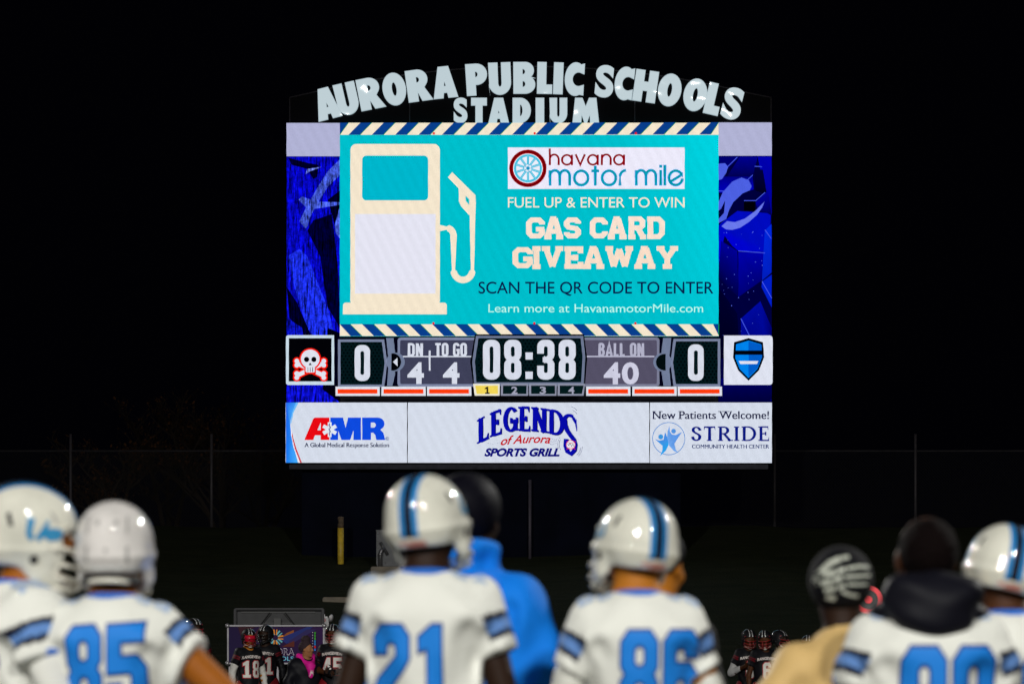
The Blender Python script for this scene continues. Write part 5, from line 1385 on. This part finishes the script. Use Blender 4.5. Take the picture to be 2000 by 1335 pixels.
white_player('player with number 21 on the back in a black and blue striped white helmet', 833, 925, 10.55, -4, (-17, -4, -5), '21', SK_DARK, seed=1, num_z=NUMZ, num_x=-.022, num_s=.96)
white_player('player with number 86 on the back, striped white helmet turned to show its ear hole', 1243, 972, 10.6, 4, (22, -5, 5), '86', SK_TAN, hs=.845, arms={-1: ((-.30, .0, 1.16), (-.16, .24, 1.10)), 1: ((.30, -.02, 1.17), (.36, .12, .98))}, sleeves=((-1, (.60, .60, .55), .45, .95), (1, (.60, .60, .55), .62, .95)), seed=2, num_z=NUMZ + .026, num_x=.048, xs=.735)
white_player('player in a striped white helmet half hidden behind the bare-headed player in number 88', 1962, 1022, 11.1, 8, (2, -7, 13), '80', SK_BRN, hs=.87, seed=6, num_z=NUMZ)
g, A, V, Q = white_player('bare-headed player in number 88 with a bulky black hood round the neck', 1811, 1008, 10.3, 3, (6, -2, 0), '88', SK_BRN, helmet=None, seed=4, num_z=NUMZ - .015, num_x=.034, num_s=1.2, xs=.87, bare_top=1.765, shoulder=True)

# short hair and black hood of the bare-headed player
HAIR = pmat('black_hair', (.004, .002, .002), .85, bump=.9, bscale=160, spec=.06)
def hair_cap(root, Rm, r=(.092, .112, .098), c=(0, -.018, .040), low=-.035, noise=.004, extra=None, mat=None, name='hair'):
    f = Field(HEADC + np.array((-.16, -.17, -.16)), HEADC + np.array((.16, .17, .26)), .006); Rn = np.array(Rm)
    f.ell(Rn @ np.array(c) + HEADC, r, .01, Rm)
    if extra: extra(f, Rn)
    f.warp(lambda X, Y, Z: noise * np.sin(X * 170) * np.sin(Y * 160 + 1) * np.sin(Z * 180))
    def cut(X, Y, Z):
        x, y, z = X - HEADC[0], Y - HEADC[1], Z - HEADC[2]; yy = Rn[0][1] * x + Rn[1][1] * y + Rn[2][1] * z; zz = Rn[0][2] * x + Rn[1][2] * y + Rn[2][2] * z
        return np.minimum(1, np.maximum(low + np.clip(yy + .02, 0, 1) * 1.15 - zz, -1))
    f.cut(cut); V, Q = f.skin(); return link_mesh(name, np_mesh(V, Q), mat or HAIR, root), V, Q
hair_cap(g, rot(6, -2, 0), r=(.079, .104, .090), c=(0, -.018, .024), low=-.060)
def hood_mesh(parts, lo, hi, wr=.004, h=.009, seed=1):
    f = Field(lo, hi, h)
    for p in parts:
        if p[0] == 'e': f.ell(p[1], p[2], .03, p[3] if len(p) > 3 else None)
        else: f.cap(p[1], p[2], p[3], p[4], .03)
    f.warp(lambda X, Y, Z: wr * (np.sin(Z * 62 + 2.2 * np.sin(X * 17 + seed) + seed) + .6 * np.sin(Z * 33 - np.abs(X) * 40)))
    f.cap((0, .06, 1.44), (0, .08, 1.75), .070, .082, .012, 1.1, 'd')
    return f.skin()
V2, Q2 = hood_mesh([('e', (0, -.085, 1.553), (.142, .080, .070)), ('e', (0, -.105, 1.500), (.110, .072, .066)), ('c', (-.115, -.02, 1.50), (-.06, .09, 1.45), .045, .04), ('c', (.115, -.02, 1.50), (.06, .09, 1.45), .045, .04)], (-.24, -.24, 1.34), (.24, .2, 1.68))
me = np_mesh(V2, Q2); set_col(me, np.tile(np.array((.005, .005, .009)), (len(V2), 1))); link_mesh('hood', me, CLOTH_SMOOTH, g)

def clad(label, px, py_top, d, yaw, head, skin, top, col, arms=None, bulk=1.0, seed=0, pants=(.02, .02, .025), group=None, wr=.008, xs=1.0, grooves=()):
    sc = (CAMZ + (1288 - py_top) * d / 7500) / top
    root = empty('person', ((px - 1000) * d / 7500, d, 0), R(yaw), sc); tag(root, label, 'person', group)
    A = dict(DOWN); A.update(arms or {}); Rm = rot(*head); add_body(root, A, Rm, skin, xs=xs); lower_parts(root, pants, 'long', (.03, .03, .03))
    V, Q, ax = jersey_mesh(A, pads=0, seed=seed, bulk=bulk, longs=True, wrinkle=wr, grooves=grooves); V[:, 0] *= xs; me = np_mesh(V, Q); set_col(me, np.tile(np.array(col), (len(V), 1)))
    return root, A, Rm, me, V, Q
# man in the blue hoodie
BLU = (.004, .165, .66)
r_, A, Rm, me, V, Q = clad('tall man in a bright blue hoodie and black cap standing beyond the number 21 player', 910, 926, 11.7, -24, (4, 2, 0), SK_DARK, 1.775, BLU, bulk=1.12, seed=8, xs=.86, wr=.014, grooves=(((.02, -.175, 1.30), (.12, -.165, 1.12), .018), ((.10, -.175, 1.22), (.20, -.13, 1.06), .016), ((.21, -.105, 1.40), (.20, -.115, 1.22), .014), ((.24, -.11, 1.27), (.31, -.09, 1.20), .014), ((.24, -.10, 1.18), (.30, -.09, 1.13), .012)), arms={1: ((.30, .02, 1.14), (.26, .16, .92)), -1: ((-.29, .02, 1.15), (-.26, .16, .92))})
jo = link_mesh('hoodie', me, CLOTH, r_)
V2, Q2 = hood_mesh([('e', (0, -.060, 1.540), (.088, .075, .075)), ('e', (0, -.080, 1.475), (.118, .085, .055)), ('e', (0, -.075, 1.43), (.150, .085, .050)), ('c', (-.085, -.02, 1.53), (-.05, .09, 1.44), .04, .035), ('c', (.085, -.02, 1.53), (.05, .09, 1.44), .04, .035)], (-.24, -.24, 1.34), (.24, .2, 1.66), .011, seed=3)
me = np_mesh(V2, Q2); set_col(me, np.tile(np.array(BLU), (len(V2), 1))); link_mesh('hood', me, CLOTH, jo)
CAPM = pmat('black_cap_cloth', (.003, .003, .006), .6, spec=.06, bump=.15, bscale=60)
hair_cap(r_, Rm, (.094, .116, .098), (0, -.014, .036), -.06, .001, lambda f, Rn: f.ell(Rn @ np.array((0, .125, .030)) + HEADC, (.070, .065, .010), .012, Rm), CAPM, 'cap')
r_, A, Rm, me, V, Q = clad('person in black clothes and cap beyond number 86, only a tan cheek showing', 1279, 1026, 12.0, -8, (-24, -6, 0), SK_TAN, 1.775, (.003, .002, .003), seed=9, xs=.72)
link_mesh('jacket', me, CLOTH, r_)
hair_cap(r_, Rm, (.092, .114, .096), (0, -.014, .036), -.02, .001, None, CAPM, 'cap')
# person in the tan jacket with the bone-patterned beanie
TAN = (.56, .38, .155)
r_, A, Rm, me, V, Q = clad('person in a tan jacket and a black beanie with a white bone pattern', 1646, 1072, 11.0, 22, (-22, -8, 0), SK_DARK, 1.772, TAN, bulk=1.02, seed=12, xs=.86, grooves=(((-.10, -.135, 1.50), (-.185, -.125, 1.26), .017), ((-.02, -.165, 1.42), (-.02, -.17, 1.05), .008), ((-.22, -.10, 1.36), (-.33, -.07, 1.24), .014)), arms={-1: ((-.40, .02, 1.16), (-.26, .24, 1.10)), 1: ((.28, .0, 1.15), (.24, .16, .92))}, wr=.006)
jo = link_mesh('jacket', me, CLOTH_SMOOTH, r_)
V2, Q2 = hood_mesh([('e', (0, -.055, 1.450), (.100, .070, .055)), ('c', (-.095, -.02, 1.455), (-.05, .09, 1.42), .035, .03), ('c', (.095, -.02, 1.455), (.05, .09, 1.42), .035, .03)], (-.24, -.24, 1.34), (.24, .2, 1.66), .003, seed=5)
me = np_mesh(V2, Q2); set_col(me, np.tile(np.array(TAN), (len(V2), 1))); link_mesh('collar', me, CLOTH_SMOOTH, jo)
bo, bV, bQ = hair_cap(r_, Rm, (.097, .117, .102), (0, -.014, .032), -.060, .0005, None, pmat('black_knit', (.004, .004, .006), .85, spec=.15, bump=.4, bscale=140), 'beanie')
bbv = bvh_of(bV, bQ); BONE = pmat('printed_bone', (.42, .44, .38), .7)
hc = Vector(HEADC) + Vector(np.array(Rm) @ np.array((0, -.014, .032)))
wx = math.radians(-14)
def bone(path, w):
    a, b = stroke(path, w, w); pts = []; fs = []
    for i in range(len(path) - 1):
        for k in range(4):
            t0 = k / 3; pts.append(tuple(np.array(a[i]) * (1 - t0) + np.array(a[i + 1]) * t0)); pts.append(tuple(np.array(b[i]) * (1 - t0) + np.array(b[i + 1]) * t0))
        bse = len(pts) - 8
        fs += [(bse + 2 * k, bse + 2 * k + 2, bse + 2 * k + 3, bse + 2 * k + 1) for k in range(3)]
    view = Matrix.Rotation(wx, 3, 'Z')
    drape(bbv, pts, fs, lambda u, v: (hc + view @ Vector((u, -.5, v)), view @ Vector((0, 1, 0))), .003, 'bone_print', BONE, bo)
for pth, w in (([(-.085, .012), (-.058, .042)], .020), ([(-.058, .045), (-.022, .062)], .019), ([(-.018, .063), (.004, .066)], .014),
               ([(-.070, .012), (-.040, .020)], .020), ([(-.036, .022), (-.012, .030)], .016), ([(-.006, .031), (.034, .038), (.070, .036)], .012),
               ([(-.078, -.012), (-.050, -.008)], .020), ([(-.046, -.006), (-.022, .006)], .017), ([(-.014, .006), (.012, .008), (.040, .010), (.072, .012)], .011),
               ([(-.068, -.034), (-.040, -.028)], .018), ([(-.034, -.026), (-.012, -.018)], .014), ([(-.006, -.016), (.030, -.016), (.060, -.014)], .010),
               ([(-.060, -.052), (-.036, -.058)], .018), ([(-.022, -.036), (.004, -.046), (.032, -.050)], .012), ([(-.092, -.03), (-.088, .008)], .012)):
    bone(pth, w * .78)

# ------------------------------------------------------------------ the black team on the far sideline
JB = (.006, .006, .008); JRED = (.14, .006, .012)
def black_player(label, px, py_top, yaw, head, num, skin, d=FD, arms=None, sleeves=(), mask=None, visor=None, fist=False, pants=(.16, .006, .010), seed=0, gloves=None, lettering=True, decal='dots'):
    top = CAMZ + (1288 - py_top) * d / 7500; sc = top / HTOP
    root = empty('person', ((px - 1000) * d / 7500, d, 0), R(yaw), sc); tag(root, label, 'person', 'football players in black along the far sideline')
    A = dict(DOWN); A.update(arms or {}); Rm = rot(*head); add_body(root, A, Rm, skin, h=.012, fist=fist, xs=XS); lower_parts(root, pants, 'knee', (.03, .03, .03))
    V, Q, ax = jersey_mesh(A, seed=seed, h=.013); C = colour_jersey(V, ax, JB, [(.02, .034, JRED), (.048, .062, JRED)], None, None); V[:, 0] *= XS; me = np_mesh(V, Q); set_col(me, C)
    jo = link_mesh('jersey', me, CLOTH_SMOOTH, root); bv = bvh_of(V, Q)
    if num: number(jo, bv, num, 1.10, .225, 0, 1, WHITE_NUM, RED_NUM, edge=.05, gap=.12, adv=.48)
    if lettering: name_text(jo, bv, 'RANGEVIEW', 1.362, .040, .27, 1, TXT_NUM)
    for sd, col, t0, end in sleeves: arm_sleeve(root, A, sd, col, t0, end, 1.06)
    if gloves:
        for sd in (-1, 1):
            _, e_, w_ = arm_pts(A[sd], sd); gv, gq = place_hand(FIST, w_ , e_, sd, 0, 1.12); gv = slim(gv, XS); me = np_mesh(gv, gq); set_col(me, np.tile(np.array((.008, .008, .01)), (len(gv), 1))); link_mesh('glove', me, CLOTH_SMOOTH, root)
    wear_helmet(root, Rm, HS, PAINT_BLACK, mask or MASK_RED, decal, None, False, visor)
    return root
WSL = (.50, .49, .46)
black_player('player in black number 18 with a red visor and white sleeves, before the banner', 485, 1226, 205, (-8, -4, 0), '18', SK_TAN, visor=VISOR_RED, d=54.0, sleeves=((-1, WSL, .55, 1.0), (1, WSL, .55, 1.0)), seed=21)
black_player('player in black number 11 standing behind the red-visored player', 519, 1219, 172, (-14, -2, 0), '11', SK_DARK, d=55.3, mask=MASK_BLACK, seed=22, sleeves=((-1, JB, .4, 1.0), (1, JB, .4, 1.0)))
black_player('player in black number 45 holding black gloved hands in front of the chest', 650, 1218, 180, (-6, -4, 0), '45', SK_BRN, d=54.4, seed=23, gloves=True, arms={1: ((.29, -.03, 1.17), (.09, .22, 1.12)), -1: ((-.28, -.02, 1.16), (-.02, .25, 1.14))})
black_player('player in a plain black helmet mostly hidden behind the bare arm of number 85', 378, 1206, 188, (30, 0, 0), None, SK_DARK, d=50.0, seed=24, lettering=False)
black_player('player in black number 0 with a hand at the chest, first of the helmeted trio', 1462, 1228, 186, (8, -14, 0), '0', SK_BRN, d=54.4, seed=25, sleeves=((1, (.30, .30, .30), .45, .62),), arms={1: ((.30, -.02, 1.17), (.10, .20, 1.26)), -1: ((-.28, -.02, 1.16), (-.26, .12, .94))})
black_player('player in black leaning in the middle of the helmeted trio, white chin strap', 1493, 1230, 192, (-20, -8, 6), '6', SK_BRN, d=53.6, seed=26)
black_player('player in black turned sideways, last of the helmeted trio beside the tan jacket', 1523, 1229, 176, (52, -4, 0), '54', SK_DARK, d=54.6, seed=27)
black_player('player in a black helmet barely showing over the shoulder of the tan jacket', 1578, 1239, 184, (-10, -4, 0), '5', SK_DARK, d=55.0, seed=28)
# woman in the pink scarf
sc_d = 54.4
r_, A, Rm, me, V, Q = clad('woman with a high hair bun, bright pink hoodie and black open jacket, looking aside', 598, 1231, sc_d, 205, (38, 2, 0), skin_mat('warm_brown', (.30, .13, .055)), 1.93, (.005, .005, .008), bulk=1.22, seed=31, wr=.006)
jo = link_mesh('jacket', me, CLOTH_SMOOTH, r_); bv = bvh_of(V, Q)
PINK = (.62, .012, .26)
V2, Q2 = hood_mesh([('c', (-.115, -.02, 1.545), (-.02, .175, 1.40), .046, .046), ('c', (.115, -.02, 1.545), (.02, .175, 1.40), .046, .046), ('e', (0, -.085, 1.53), (.125, .06, .060)), ('c', (0, .175, 1.40), (0, .195, 1.24), .066, .035)], (-.26, -.26, 1.14), (.26, .32, 1.70), .003, seed=7)
me = np_mesh(V2, Q2); set_col(me, np.tile(np.array(PINK), (len(V2), 1))); ho = link_mesh('pink_hood', me, CLOTH_SMOOTH, jo)
hb = bvh_of(V2, Q2)
pts, fs = fill([[(-.035, 1.24), (-.028, 1.24), (-.015, 1.30), (.0, 1.27), (.012, 1.30), (.026, 1.22), (.034, 1.22), (.016, 1.345), (.0, 1.30), (-.018, 1.345)]], None, .03)
drape(hb, pts, fs, lambda u, v: ((-u, 1, v), (0, -1, 0)), .004, 'hoodie_emblem', TXT_NUM, ho)
hair_cap(r_, Rm, (.092, .112, .094), (0, -.020, .038), -.030, .006, lambda f, Rn: (f.ell(Rn @ np.array((0, -.01, .155)) + HEADC, (.070, .070, .062), .02), f.ell(Rn @ np.array((0, -.012, .11)) + HEADC, (.062, .062, .04), .02)), pmat('dark_curly_hair', (.022, .008, .014), .8, bump=1.0, bscale=120), 'hair')
e = MB().ell(tuple(HEADC + np.array(Rm) @ np.array((-.082, .012, -.018))), (.008, .010, .016)); e.build('earbud', DECAL_WHITE, r_, True)
